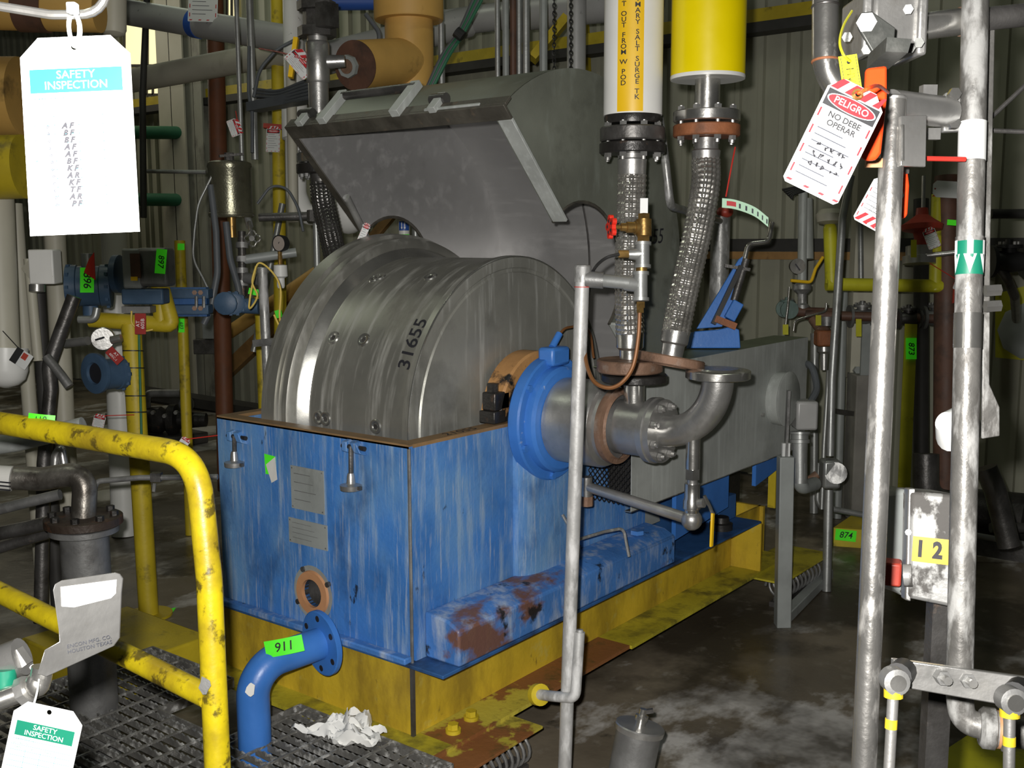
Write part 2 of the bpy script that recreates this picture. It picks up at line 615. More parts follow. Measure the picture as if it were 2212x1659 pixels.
D('glass_panel', (.75, .68, .42), .5, 0, .05, 2, [], emit=((1., .86, .48), 1.0))
D('gauge_face', (.42, .36, .32), .3, 0, .03, 5)
D('rope', (.75, .55, .12), .7, 0, .1, 30)
D('cable_red', (.55, .03, .02), .5, 0, .05, 9)
D('pole_mottled', (.16, .155, .145), .42, .45, .3, 14, [((.36, .36, .35), 26, (1, 1, .35), .48, .62, .8, .0), ((.05, .045, .04), 18, (1, 1, .5), .58, .70, .8, .1)], .35, 60)
D('grey_near', (.075, .078, .072), .45, .35, .2, 14, [((.15, .15, .14), 24, (1, 1, 1), .55, .7, .6)], .2, 80)
D('alu', (.42, .415, .40), .30, .8, .15, 7, [((.30, .28, .25), 14, (1, 1, 1), .58, .72, .5)], .12, 60)
D('zip', (.75, .78, .76), .4, 0, .02, 9)
D('grate', (.20, .195, .18), .42, .4, .3, 20, [((.60, .60, .58), 26, (1, 1, 1), .52, .66, .75, .0)], .3, 90)
D('box_worn', (.30, .30, .29), .45, .3, .12, 6, [((.05, .045, .04), 14, (1, 1, .8), .50, .56, .9, .0)], .2, 60)
# ------------------------------------------------------------------ setting
fl = MB().bb((-4.5, -5, -.06), (7.5, 13, 0)).thing('floor', 'concrete', 'dark wet concrete floor with white salt patches', 'floor', kind='structure')
wb = T('wall_back', 'cream ribbed metal cladding wall behind the machine', 'wall', WP+WD*6, kind='structure')
# trapezoid-rib cladding sheets, one object each
pw = .61
prof = [(0, 0), (.012, .048), (.050, .048), (.062, 0), (.185, 0), (.191, .036), (.225, .036), (.231, 0), (.365, 0), (.371, .036), (.405, .036), (.411, 0), (.520, 0), (.526, .036), (.560, .036), (.566, 0), (.61, 0)]
pm = MB()
vs = []
for z in (.02, 6.2):
    vs += [WD*u+WN*d+V((0, 0, z)) for u, d in prof]
n = len(prof)
pm.add(vs, [(i, i+1, n+i+1, n+i) for i in range(n-1)])
pmesh = pm.mesh('cladding_panel', V((0, 0, 0)), 20)
pmesh.materials.append(MT('cream_wall'))
for k in range(-8, 32):
    ob = bpy.data.objects.new('cladding_panel', pmesh)
    COL.objects.link(ob)
    ob.parent = wb
    ob.location = WD*(k*pw)-WD*6
    BASE[ob] = BASE[wb]


def wbar(x0, y0, x1, y1, off, wd, ht, name, mat, parent):
    return MB().bar(onw(x0, y0, off), onw(x1, y1, off), wd, ht).o(name, mat, parent)


gz = onw(1700, 552, .1).z
girt = T('trim_1', 'tan wooden girt running along the cladding wall', 'trim', WP+WD*3, kind='structure')
MB().bar(WP+WD*-3+WN*.12+V((0, 0, gz)), WP+WD*5.5+WN*.12+V((0, 0, gz)), .06, .055).o('rail_board', 'wood', girt)
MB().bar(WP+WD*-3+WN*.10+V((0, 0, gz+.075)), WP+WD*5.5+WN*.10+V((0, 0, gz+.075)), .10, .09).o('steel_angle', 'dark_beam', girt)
gz2 = onw(1450, 62, .1).z
g2 = T('trim_2', 'upper yellow girt with dark angle on the wall', 'trim', WP+WD*5, kind='structure')
MB().bar(WP+WD*2.1+WN*.12+V((0, 0, gz2)), WP+WD*12+WN*.12+V((0, 0, gz2)), .05, .09).o('girt_flange', 'yellow_old', g2)
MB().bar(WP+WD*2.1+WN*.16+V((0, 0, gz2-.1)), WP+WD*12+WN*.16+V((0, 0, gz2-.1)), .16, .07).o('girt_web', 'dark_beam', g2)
# wall kerb at left, translucent panels, steel columns
kb = MB().bar(onw(250, 838, .5), onw(640, 900, .5), .22, .10).thing('trim_3', 'dark_beam', 'low dark kerb beam along the foot of the left wall', 'trim', kind='structure')
for i, (x0, y0, x1, y1, lb) in enumerate([(270, 12, 372, 142, 'glowing yellow translucent wall panel above the column'), (318, 150, 345, 205, 'small lit wall panel below the leaning grey pipe'), (492, -40, 512, 60, 'narrow glowing wall panel beside the top grey conduit')]):
    wt = T('window_%d' % (i+1), lb, 'window', onw((x0+x1)/2, y1, .07), kind='structure')
    a, b, c, d = onw(x0, y1, .07), onw(x1, y1, .07), onw(x1, y0, .07), onw(x0, y0, .07)
    MB().prism([a, b, c, d], WN*-.02).o('pane', 'glass_panel', wt)
    for p, q in ((a, b), (b, c), (c, d), (d, a), ((a+b)/2, (c+d)/2)):
        MB().bar(p, q, .03, .03, WN).o('glazing_bar', 'dark_beam', wt)


def column(name, lab, x0, x1, ytop, ybot, off, mat, dep=.2):
    a, b = onw(x0, ybot, off), onw(x1, ybot, off)
    top = onw((x0+x1)/2, ytop, off).z
    a.z = b.z = 0
    d = (b-a).normalized()
    t = T(name, lab, 'column', (a+b)/2, kind='structure')
    wd = (b-a).length
    nn = V((-d.y, d.x, 0))
    if nn.dot(WN) < 0:
        nn = -nn
    for s_ in (0, 1):
        o_ = nn*(-dep*s_)
        MB().prism([a+o_, b+o_, b+o_-nn*.02, a+o_-nn*.02], (0, 0, top)).o('flange', mat, t)
    mid = (a+b)/2-nn*dep/2
    MB().prism([mid+d*.006+nn*dep/2, mid-d*.006+nn*dep/2, mid-d*.006-nn*dep/2, mid+d*.006-nn*dep/2], (0, 0, top)).o('web', mat, t)
    return t


column('trim_4', 'tall cream steel column left of the hanging canister', 372, 425, -60, 868, .35, 'cream')
column('trim_5', 'grey green steel column beside the cream column', 428, 462, -60, 866, .30, 'cream_dark')

# overhead support steel that carries the hanging pipes (above the picture)
for i, (dd, lb) in enumerate(((4.7, 'overhead steel beam above the hood'), (5.9, 'overhead steel beam behind the amber pipe'), (7.3, 'overhead steel beam near the back wall'))):
    c_ = at(1106, 829, dd)
    RH_ = V((math.sin(YAW), -math.cos(YAW), 0))
    a_, b_ = c_-RH_*3.2, c_+RH_*2.2
    a_.z = b_.z = 3.72
    MB().bar(a_, b_, .16, .2).thing('trim_%d' % (i+6), 'dark_beam', lb, 'beam', kind='structure')
# ------------------------------------------------------------------ yellow skid
HF, HS, HT = .18, .43, 1.145
sk = T('machine_skid', 'yellow painted steel skid with blue deck under the drum machine', 'skid', (1.3, .5, .18))
MB().bb((0, .0, HF), (.012, .99, HS-.012)).o('front_web', 'yellow_skid', sk)
MB().bb((-.11, -.14, HF-.014), (.03, .99, HF)).o('front_flange', 'yellow_flange_far', sk)
MB().bb((.012, 0, HF), (2.64, .012, HS-.012)).o('side_web', 'yellow_skid', sk)
MB().bb((-.11, -.15, HF-.0145), (1.1, .03, HF-.0005)).o('side_flange', 'yellow_flange', sk)
MB().bb((1.1, -.16, HF-.0145), (2.64, .03, HF-.0005)).o('side_flange', 'yellow_flange_far', sk)
MB().bb((0, .975, HF), (2.64, .99, HS-.012)).o('side_web', 'yellow_skid', sk)
MB().bb((2.62, -.02, HF), (2.64, .99, HS-.012)).o('end_web', 'yellow_skid', sk)
MB().prism([(2.30, -.155, HF), (2.30, .0, HF), (2.30, 0, HS-.012), (2.30, -.155, HS-.012)], (.012, 0, 0)).o('end_stiffener', 'yellow_skid', sk)
MB().prism([(-.006, -.006, HF), (-.006, .006, HF), (-.006, .006, HS-.012), (-.006, -.006, HS-.012)], (.012, 0, 0)).o('corner_weld', 'steel_dark', sk)
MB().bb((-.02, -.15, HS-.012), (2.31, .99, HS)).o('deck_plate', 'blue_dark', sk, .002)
for nm, x0, x1, y0, y1, mt in (('isolator_plate', -.10, .34, -.275, -.02, 'yellow_flange'), ('isolator_plate', 2.24, 2.86, -.30, -.02, 'yellow_flange_far'), ('isolator_plate', 2.24, 2.86, .9, 1.2, 'yellow_flange_far')):
    MB().bb((x0, y0, HF-.024), (x1, y1, HF-.0147)).o(nm, mt, sk, .001)
for x, y in ((.10, -.085), (.21, -.07)):
    b_ = MB().cyl((x, y, HF-.002), (x, y, HF+.012), .026, 18)
    b_.o('bolt_washer', 'yellow_old', sk)
    MB().cyl((x, y, HF+.010), (x, y, HF+.030), .019, 6).o('bolt_head', 'yellow_old', sk)
MB().sph((.53, -.001, .395), .028, 12, (1, .3, .8)).o('paint_drip', 'yellow_skid', sk)


def coil(lab, x0, x1, y, rad, r, n, z0=0., grp='wire rope isolators'):
    t = T('wire_rope_isolator', lab, 'isolator', ((x0+x1)/2, y, 0))
    zc = HF-.024-rad-.004
    pts = []
    N = n*18
    for k in range(N+1):
        q = 2*PI*k/18
        pts.append(V((x0+(x1-x0)*k/N, y+math.cos(q)*rad*1.05, zc+math.sin(q)*rad)))
    MB().tube(pts, r, 7).o('wire_coil', 'steel_grey', t)
    MB().bb((x0, y-.018, HF-.038), (x1, y+.018, HF-.0245)).o('clamp_bar', 'steel_dark', t)
    MB().bb((x0, y-.018, zc-rad-.012), (x1, y+.018, zc-rad+.010)).o('clamp_bar', 'steel_dark', t)
    MB().bb((x0-.02, y-.03, 0), (x1+.02, y+.03, zc-rad-.012)).o('base_bar', 'steel_dark', t)


coil('coiled wire rope isolator below the near rusty skid corner', .02, .30, -.20, .058, .006, 9)
coil('coiled wire rope isolator below the far yellow skid corner', 2.36, 2.78, -.22, .058, .007, 9)

# ------------------------------------------------------------------ blue tub
XB, YB = 1.46, .97
tub = T('drum_tub', 'blue painted steel tub with tan rim holding the drum', 'tub', (.73, .485, HS))
PX, PY, PZ, PR = 0., .462, .57, .072
# front panel with a real port hole
fnf = plane((0, .5*YB, (HS+HT)/2), (0, -1, 0), (0, 0, 1), 0)
hz = HT-.012-HS
card(fnf, [(-YB/2, -hz/2), (YB/2, -hz/2), (YB/2, hz/2), (-YB/2, hz/2)], .018, (YB/2-PY, PZ-(HS+HT)/2, .050)).o('front_panel', 'blue', tub)
MB().bb((.018, -.0, HS), (XB, .018, HT-.012)).o('side_panel', 'blue', tub)
MB().bb((.018, YB-.018, HS), (XB, YB, HT-.012)).o('side_panel', 'blue', tub)
MB().bb((XB-.018, .018, HS), (XB, YB-.018, HT-.012)).o('back_panel', 'blue', tub)
MB().bb((0, 0, HT-.012), (.055, YB, HT)).o('rim_strip', 'tan_rim', tub)
MB().bb((.055, 0, HT-.012), (XB, .060, HT)).o('rim_strip', 'tan_rim', tub)
MB().bb((.055, YB-.05, HT-.012), (XB, YB, HT)).o('rim_strip', 'tan_rim', tub)
MB().bb((XB-.05, .05, HT-.012), (XB, YB-.05, HT)).o('rim_strip', 'tan_rim', tub)
MB().tube([(0, 0, HS), (0, 0, HT-.012)], .006, 6).o('corner_weld', 'steel_grey', tub)
MB().prism([(.06, 0, .585), (.06, -.10, .575), (.06, -.149, .55), (.06, -.149, HS), (.06, 0, HS)], (1.40, 0, 0)).o('foot_ledge', 'blue_ledge', tub, .008)
MB().bb((-.035, 0, HS), (.0, YB, HS+.022)).o('foot_strip', 'blue_ledge', tub, .005)
MB().prism([(XB, .0, .93), (XB, .0, .56), (XB+.13, .0, .56)], (0, .012, 0)).o('gusset', 'grey_paint', tub)
MB().cyl((1.28, -.07, .583), (1.28, -.07, .60), .03, 6).o('ledge_bolt', 'blue_ledge', tub)
MB().cyl((.86, -.06, .583), (.86, -.06, .63), .012, 8).o('ledge_stud', 'steel_dark', tub)
# drain port
pr = MB().lathe((-.014, PY, PZ), (1, 0, 0), [(.014, .050), (0, .050), (0, .078), (.014, .082)], 32, False).o('drain_ring', 'tan_ring', tub)
MB().lathe((-.006, PY, PZ), (1, 0, 0), [(.006, .085), (0, .098), (-.0, .083), (.004, .07)], 32, False).o('ring_weld', 'grey_paint', tub)
for k in range(4):
    q = PI/4+k*PI/2+.25
    MB().cyl((-.012, PY+math.cos(q)*.090, PZ+math.sin(q)*.090), (0, PY+math.cos(q)*.090, PZ+math.sin(q)*.090), .010, 8).o('ring_stud', 'steel_dark', tub)
MB().lathe((.0, PY, PZ), (1, 0, 0), [(0, .050), (.16, .050)], 24, False).o('drain_bore', 'steel_dark', tub)
# nameplates
for (ya, za, yb, zb), lb in (((.563, .858, .395, 1.010), 'larger worn grey data plate'), ((.582, .733, .385, .822), 'lower worn grey data plate')):
    pl = MB().bb((-.003, yb, za), (0, ya, zb)).o('data_plate', 'grey_paint', tub, label=lb)
    for y in (ya-.008, yb+.008):
        for z in (za+.008, zb-.008):
            MB().cyl((-.005, y, z), (-.003, y, z), .003, 8).o('rivet', 'steel_grey', pl)
    fn = plane((-.003, (ya+yb)/2, (za+zb)/2), (0, -1, 0), (0, 0, 1))
    for r_ in range(4):
        rect(fn, -(ya-yb)*.4, (zb-za)*(.32-.2*r_), (ya-yb)*(.1+.08*(r_ % 3)), (zb-za)*(.335-.2*r_), 'engraved_line', 'steel_grey', pl)
# swing latches
for yl, zt, zk in ((.845, 1.085, .985), (.24, 1.118, .985)):
    lt = MB().prism([(-.0, yl-.055, zt-.03), (-.028, yl-.05, zt-.02), (-.028, yl-.03, zt+.012), (0, yl-.02, zt+.018)], (0, .03, 0))
    lt.prism([(-.0, yl+.015, zt-.03), (-.028, yl+.015, zt-.02), (-.028, yl+.015, zt+.012), (0, yl+.015, zt+.018)], (0, .022, 0))
    lg = lt.o('latch_lug', 'blue', tub, .003)
    MB().cyl((-.016, yl-.06, zt-.004), (-.016, yl+.045, zt-.004), .008, 10).o('pivot_pin', 'cast_black', lg)
    sb = MB().cyl((-.02, yl, zt), (-.024, yl, zk-.018), .0085, 10).o('swing_bolt', 'steel_dark', lg)
    MB().lathe((-.024, yl, zk-.012), (0, 0, 1), [(0, .012), (0, .036), (.016, .037), (.019, .022), (.021, .015), (.045, .013), (.055, .010)], 20).o('latch_knob', 'steel', lg)
    MB().bb((-.030, yl-.046, zk-.008), (-.018, yl-.032, zk+.004)).o('knob_tommy_bar', 'steel_dark', lg)
fn = plane((0, .672, .995), (0, -1, 0), (0, 0, 1), .0012)
MB().prism([fn(-.028, -.035), fn(.03, -.032), fn(.028, .035), fn(-.032, .038)], (-.0005, 0, 0)).thing('tape_tag', 'tape', 'green numbered tape under the white slip on the blue tub', 'tape')
MB().prism([fn(-.022, -.0, .002), fn(.008, -.062, .004), fn(.042, -.045, .006), fn(.030, .034, .003)], (-.0006, 0, 0)).thing('paper_slip', 'paper', 'small white paper slip hanging on the blue tub front', 'paper')
# handwriting on the rim
text('21055', plane((.28, .03, HT), (1, 0, 0), (0, 1, 0)), .036, 'ink', tub, 'handwriting', shear=.2, sx=1.3)
# saddle column under the bearing
CX, CZ = .72, 1.14
pc = [(.535, 0), (.54, -.018), (.57, -.036), (.62, -.048), (.82, -.048), (.87, -.036), (.90, -.018), (.905, 0)]
MB().prism([(x, y, .56) for x, y in pc], (0, 0, CZ-.11-.56)).o('bearing_saddle', 'blue', tub)

# ------------------------------------------------------------------ drum
dr = T('filter_drum', 'large brushed steel drum lying in the blue tub', 'drum', (CX, .45, CZ-.6))
MB().lathe((CX, 0, CZ), (0, 1, 0), [(.13, .585), (.155, .588), (.16, .578), (.618, .578), (.622, .580)], 128, False).o('drum_shell', 'drum', dr)
MB().lathe((CX, 0, CZ), (0, 1, 0), [(.622, .580), (.626, .584), (.650, .611), (.654, .614)], 128, False).o('polished_fillet', 'drum_rim', dr)
MB().lathe((CX, 0, CZ), (0, 1, 0), [(.654, .614), (.656, .640), (.664, .652), (.70, .654), (.702, .648), (.708, .648), (.71, .668), (.775, .672), (.78, .665), (.78, .3)], 128, False).o('end_flange', 'drum', dr)
MB().lathe((CX, 0, CZ), (0, 1, 0), [(.13, .585), (.128, .575), (.128, .545), (.134, .540), (.134, .530), (.128, .525), (.124, .30), (.122, .10)], 128, False).o('end_plate', 'drum_face', dr)
MB().torus((CX, .13, CZ), (0, 1, 0), .584, .0035, 128, 6).o('rim_bead', 'drum_rim', dr)
for y, ang, R_ in ((.667, 30.9, .640), (.421, 31.0, .580), (.66, 1.7, .640), (.538, 1.6, .580), (.288, 1.4, .580), (.678, 60.5, .640), (.558, 61.6, .580), (.309, 62.5, .580)):
    if y > .6:
        y, R_ = .575, .580
    q = math.radians(ang)
    nrm = V((-math.cos(q), 0, math.sin(q)))
    c = V((CX, y, CZ))+nrm*(R_-.004)
    MB().lathe(c, nrm, [(0, .008), (.0055, .014), (.0065, .016), (.0068, .024), (.002, .027)], 20, False).o('screw', 'drum_rim', dr)
    MB().cyl(c, c+nrm*.004, .010, 6).o('screw_socket', 'steel_dark', dr)


def cylmap(c, ax, R, up, eps=.001):
    """map (u along axis, v round the shell) for lettering wrapped on a cylinder"""
    c, ax, up = V(c), V(ax).normalized(), V(up).normalized()
    tn = up.cross(ax)

    def fn(u, v, k=0):
        q = v/R
        return c+ax*u+(up*math.cos(q)+tn*math.sin(q))*(R+eps+k)
    return fn


q = math.radians(31)
text('31655', cylmap((CX, .19, CZ), (0, -1, 0), .578, (-math.cos(q), 0, math.sin(q))), .055, 'ink', dr, 'handwriting', bold=.012, rot=PI/2, shear=.1)

# ------------------------------------------------------------------ opened hood
hd = T('drum_hood', 'open arched grey steel hood hinged behind the drum', 'hood', (1.46, .485, HT))
HC = V((.965, 0, 1.65))
A_ = math.radians(46)
EU = V((-math.cos(A_), 0, math.sin(A_)))
EV = V((math.sin(A_), 0, math.cos(A_)))
Y0, Y1, RO, RI = -.005, .985, .757, .749


def H(u, v, y):
    return HC+EU*u+EV*v+V((0, y, 0))


n = 48
for (ra, rb, nm, mt) in ((RO, RO-.004, 'hood_outer_skin', 'hood_out'), (RI, RI-.001, 'hood_lining', 'hood_in')):
    vs = []
    for k in range(n+1):
        t = PI*k/n
        vs += [H(math.cos(t)*ra, math.sin(t)*ra, Y0), H(math.cos(t)*ra, math.sin(t)*ra, Y1)]
    MB().add(vs, [(2*k, 2*k+1, 2*k+3, 2*k+2) for k in range(n)]).o(nm, mt, hd)
for y, nr, mt in ((Y0, .275, 'hood_out'), (Y1, .235, 'hood_in')):
    po, pi_ = [], []
    for k in range(n+1):
        t = PI*k/n
        po.append(H(math.cos(t)*RO, math.sin(t)*RO, y))
        pi_.append(H(math.cos(t)*nr, math.sin(t)*nr, y))
    m = MB()
    dy = V((0, .006, 0))
    N = n+1
    vs = po+pi_+[p+dy for p in po]+[p+dy for p in pi_]
    fs = []
    for i in range(n):
        fs += [(i, i+1, N+i+1, N+i), (2*N+i+1, 2*N+i, 3*N+i, 3*N+i+1), (N+i, N+i+1, 3*N+i+1, 3*N+i), (i+1, i, 2*N+i, 2*N+i+1)]
    m.add(vs, fs).o('hood_end_plate', mt, hd)
    MB().tube([H(math.cos(PI*k/24)*nr, math.sin(PI*k/24)*nr, y+.003) for k in range(25)], .007, 6).o('shaft_notch_edge', 'hood_edge', hd)


def hbar(u0, v0, y0, u1, v1, y1, nm, mt='hood_edge', bev=.002):
    m = MB()
    vs = [H(u, v, y) for u in (u0, u1) for v in (v0, v1) for y in (y0, y1)]
    m.add(vs, [(0, 1, 3, 2), (4, 6, 7, 5), (0, 4, 5, 1), (2, 3, 7, 6), (0, 2, 6, 4), (1, 5, 7, 3)])
    return m.o(nm, mt, hd, bev)


hbar(.735, 0, -.06, .795, .012, 1.03, 'rim_flange')
hbar(.275, 0, -.062, .7345, .012, -.001, 'rim_flange', 'galv')
hbar(-.76, 0, -.062, -.275, .012, -.001, 'rim_flange', 'galv')
hbar(.24, 0, .99, .7345, .012, 1.03, 'rim_flange')
hbar(-.76, 0, .99, -.24, .012, 1.03, 'rim_flange')
hbar(.783, .012, -.06, .795, .05, 1.03, 'rim_lip')
if True:
    MB().tube([H(math.cos(PI*j/40)*(RI-.002), math.sin(PI*j/40)*(RI-.002), .46) for j in range(41)], .005, 5).o('weld_seam', 'steel_dark', hd)
# handle and latch lugs on the outer rim
h1, h2 = .80, .42
for yy in (h1, h2):
    hbar(.79, .0, yy-.012, .82, .17, yy+.03, 'handle_lug', 'galv')
MB().tube([H(.805, .150, h1), H(.805, .150, h2)], .017, 12).o('handle_bar', 'steel_dark', hd)
for yy in (.93, .245):
    hbar(.79, .0, yy-.010, .815, .085, yy+.025, 'latch_bracket', 'galv')
    MB().cyl(H(.80, .066, yy-.02), H(.80, .066, yy+.05), .02, 14).o('latch_eye', 'steel_dark', hd)
hbar(.785, .012, .30, .80, .022, .05, 'stiffener', 'galv')
text('211055', plane(ony(1394, 515, Y0), (1, 0, .06), (0, 0, 1), .003), .062, 'ink', hd, 'handwriting', shear=.25, sx=1.05)
for y in (.12, .85):
    MB().cyl((XB+.015, y-.06, HT+.01), (XB+.015, y+.06, HT+.01), .022, 14).o('hinge_barrel', 'steel_dark', hd)

# ------------------------------------------------------------------ bearing, rotary joint, elbow
ga = T('packing_gland', 'tan and oily black packing gland between drum and blue bearing', 'gland', (CX, .06, 1.145))
MB().lathe((CX, .02, CZ+.006), (0, 1, 0), [(0, .15), (0, .228), (.008, .235), (.085, .235), (.09, .225), (.09, .12)], 40, False, -PI, 0).o('gland_housing', 'tan_gland', ga)
for dx in (-.235,):
    MB().bb((CX+dx-.035, .015, 1.146), (CX+dx+.03, .085, 1.19)).o('gland_foot', 'cast_black', ga, .004)
    MB().bb((CX+dx-.025, .02, 1.19), (CX+dx+.06, .08, 1.255)).o('clamp_block', 'cast_black', ga, .006)
    MB().cyl((CX+dx+.0, .05, 1.255), (CX+dx+.0, .05, 1.285), .022, 6).o('clamp_nut', 'cast_black', ga)
be = T('drum_bearing', 'blue cast bearing housing on the right of the tub', 'bearing', (CX, -.06, CZ-.23))
MB().lathe((CX, 0, CZ), (0, -1, 0), [(.005, .14), (.005, .222), (.012, .228), (.05, .228), (.056, .222), (.058, .195), (.085, .192), (.095, .18), (.097, .150)], 56, False).o('bearing_housing', 'blue_clean', be)
MB().bb((CX-.06, -.085, CZ+.195), (CX+.05, -.015, CZ+.262)).o('top_boss', 'blue_clean', be, .012)
MB().cyl((CX-.01, -.045, CZ+.26), (CX+.035, -.045, CZ+.305), .013, 12).o('grease_fitting', 'blue_clean', be)
MB().tube(spline([(CX+.03, -.045, CZ+.30), (CX+.08, -.05, CZ+.325), (CX+.2, -.06, CZ+.31), (CX+.24, -.06, CZ+.2)]), .005, 8).o('grease_line', 'copper_brown', be)
for k in range(6):
    q = 2*PI*k/6+.4
    c = V((CX+math.cos(q)*.21, -.056, CZ+math.sin(q)*.21))
    MB().cyl(c, c+V((0, -.012, 0)), .014, 6).o('housing_bolt', 'blue_clean', be)
rj = T('rotary_joint', 'grey steel rotary joint cylinder on the end of the drum shaft', 'rotary joint', (CX, -.3, CZ-.15))
MB().lathe((CX, 0, CZ), (0, -1, 0), [(.097, .150), (.10, .153), (.27, .153), (.285, .146), (.292, .130), (.305, .128)], 48).o('outer_barrel', 'steel', rj)
MB().lathe((CX, 0, CZ), (0, -1, 0), [(.305, .130), (.312, .134), (.330, .134), (.334, .118), (.342, .112)], 40, False).o('retaining_ring', 'rusty', rj)
MB().lathe((CX, 0, CZ), (0, -1, 0), [(.33, .095), (.45, .095), (.452, .100), (.456, .112), (.478, .114), (.480, .112), (.482, .109), (.503, .109), (.505, .05)], 40).o('inner_barrel', 'steel', rj)
for k in range(8):
    q = 2*PI*k/8+.39
    c = V((CX+math.cos(q)*.088, -.505, CZ+math.sin(q)*.088))
    b_ = MB().cyl(c, c+V((0, -.015, 0)), .014, 6)
    b_.cyl(c+V((0, -.015, 0)), c+V((0, -.024, 0)), .008, 8)
    b_.o('flange_bolt', 'steel', rj)
SY = -.385
MB().cyl((CX, SY, CZ+.08), (CX, SY, CZ+.165), .036, 24).o('top_branch', 'steel_bright', rj)
MB().lathe((CX, SY, CZ+.16), (0, 0, 1), [(0, .036), (0, .108), (.004, .112), (.024, .112), (.028, .108), (.028, .03)], 40).o('branch_flange', 'cast_black', rj)
EY = -.70
pe = [(CX, -.50, CZ)]+[(CX, -.505-.195*math.sin(PI/2*k/16), CZ+.195*(1-math.cos(PI/2*k/16))) for k in range(17)]+[(CX, EY, CZ+.2)]
MB().tube(pe, .052, 24).o('elbow', 'steel', rj)
MB().lathe((CX, EY, CZ+.195), (0, 0, 1), [(0, .05), (0, .100), (.003, .105), (.026, .105), (.029, .10), (.029, .07), (.034, .066), (.034, .04)], 40).o('elbow_flange', 'steel_bright', rj)
# drain branch with ball valve below the elbow
dv = T('drain_valve', 'small steel drain valve with yellow lever below the elbow', 'valve', (CX, -.62, .80))
dx, dy_ = CX, -.615
MB().cyl((dx, dy_, CZ+.0), (dx, dy_, CZ-.115), .024, 16).o('nipple', 'steel_bright', dv)
MB().cyl((dx, dy_, CZ-.115), (dx, dy_, CZ-.15), .026, 6).o('hex_union', 'steel_bright', dv)
MB().cyl((dx, dy_, CZ-.15), (dx, dy_, CZ-.165), .018, 16).o('nipple', 'steel', dv)
MB().lathe((dx, dy_, CZ-.165), (0, 0, -1), [(0, .02), (0, .026), (.05, .026), (.06, .03), (.085, .03), (.09, .024), (.105, .024)], 18).o('valve_body', 'steel_bright', dv)
MB().cyl((dx, dy_, CZ-.235), (dx, dy_-.045, CZ-.225), .016, 12).o('stem_boss', 'steel', dv)
lv = MB().tube([(dx, dy_-.045, CZ-.20), (dx+.01, dy_-.06, CZ-.235), (dx+.005, dy_-.075, CZ-.26)], .006, 8).o('lever', 'steel_bright', dv)
MB().bar((dx+.005, dy_-.075, CZ-.255), (dx, dy_-.075, CZ-.37), .008, .018, (1, 0, 0)).o('lever_grip', 'yellow_label', lv, .003)
ez = CZ-.29
MB().sph((dx, dy_, ez), .036, 16).o('elbow_fitting', 'steel', dv)
MB().cyl((dx, dy_, ez+.02), (dx, dy_, ez-.0), .03, 16).o('elbow_collar', 'steel', dv)
pa, pb = V((dx, dy_, ez)), V((CX, -.19, .905))
MB().cyl(pa, pb, .019, 14).o('drain_pipe', 'steel', dv)
MB().cyl(pb+V((0, 0, .035)), pb-V((0, 0, .045)), .022, 12).o('end_fitting', 'steel', dv)
MB().cyl(pb-V((0, 0, .035)), pb-V((0, 0, .07)), .026, 8).o('end_nut', 'rusty', dv)
MB().tube(bend([(CX-.02, -.10, .79), (CX-.02, -.13, .75), (CX-.0, -.14, .695), (CX+.15, -.17, .70), (CX+.24, -.20, .70), (CX+.25, -.22, .59)], .03), .006, 8).thing('small_tube', 'galv_pole', 'thin bent metal tube below the bearing saddle', 'tube')
# ------------------------------------------------------------------ belt guard
gd = T('belt_guard', 'long galvanised belt guard box behind the hoses', 'guard', (1.85, -.11, .75))
gx0, gx1, gy0, gy1, gz0, gz1 = 1.015, 2.69, -.2, -.02, .752, 1.300
MB().bb((gx0, gy0, gz0), (gx1, gy0+.003, gz1)).o('guard_side', 'galv', gd)
MB().bb((gx0, gy0+.003, gz1-.003), (gx1, gy1, gz1)).o('guard_top', 'galv_top', gd)
MB().bb((gx1-.003, gy0+.003, gz0), (gx1, gy1, gz1-.003)).o('guard_end', 'galv', gd)
MB().bb((XB+.16, gy1-.003, gz0), (gx1-.003, gy1, gz1-.003)).o('guard_back', 'galv', gd)
MB().bb((gx0, gy0, gz0-.004), (gx1, gy0+.03, gz0)).o('bottom_flange', 'steel_bright', gd)
m = MB()
nx, nz = 9, 14
for i in range(nx):
    for j in range(nz):
        for sx_ in (-1, 1):
            for sz_ in (-1, 1):
                c = V((gx0+.004, gy0+.01+(i+.5)*(.19/nx), gz0+.02+(j+.5)*(.36/nz)))
                m.bar(c+V((0, sx_*.095/nx, 0)), c+V((0, 0, sz_*.18/nz)), .0035, .003, (1, 0, 0))
m.o('expanded_mesh', 'cast_black', gd, kind='stuff')
MB().bb((gx0+.12, gy0+.02, gz0), (gx0+.13, gy1, gz1-.01)).o('inner_dark_sheet', 'near_black', gd)  # near-black sheet set inside the guard, behind the mesh
gc = V((2.33, gy0, 1.035))
MB().lathe(gc, (0, -1, 0), [(0, .125), (.055, .128), (.06, .132), (.064, .126), (.064, .0)], 44, False).o('round_cap', 'galv', gd)
MB().cyl(gc+V((-.16, 0, -.06)), gc+V((-.16, -.012, -.06)), .01, 6).o('cap_screw', 'steel', gd)
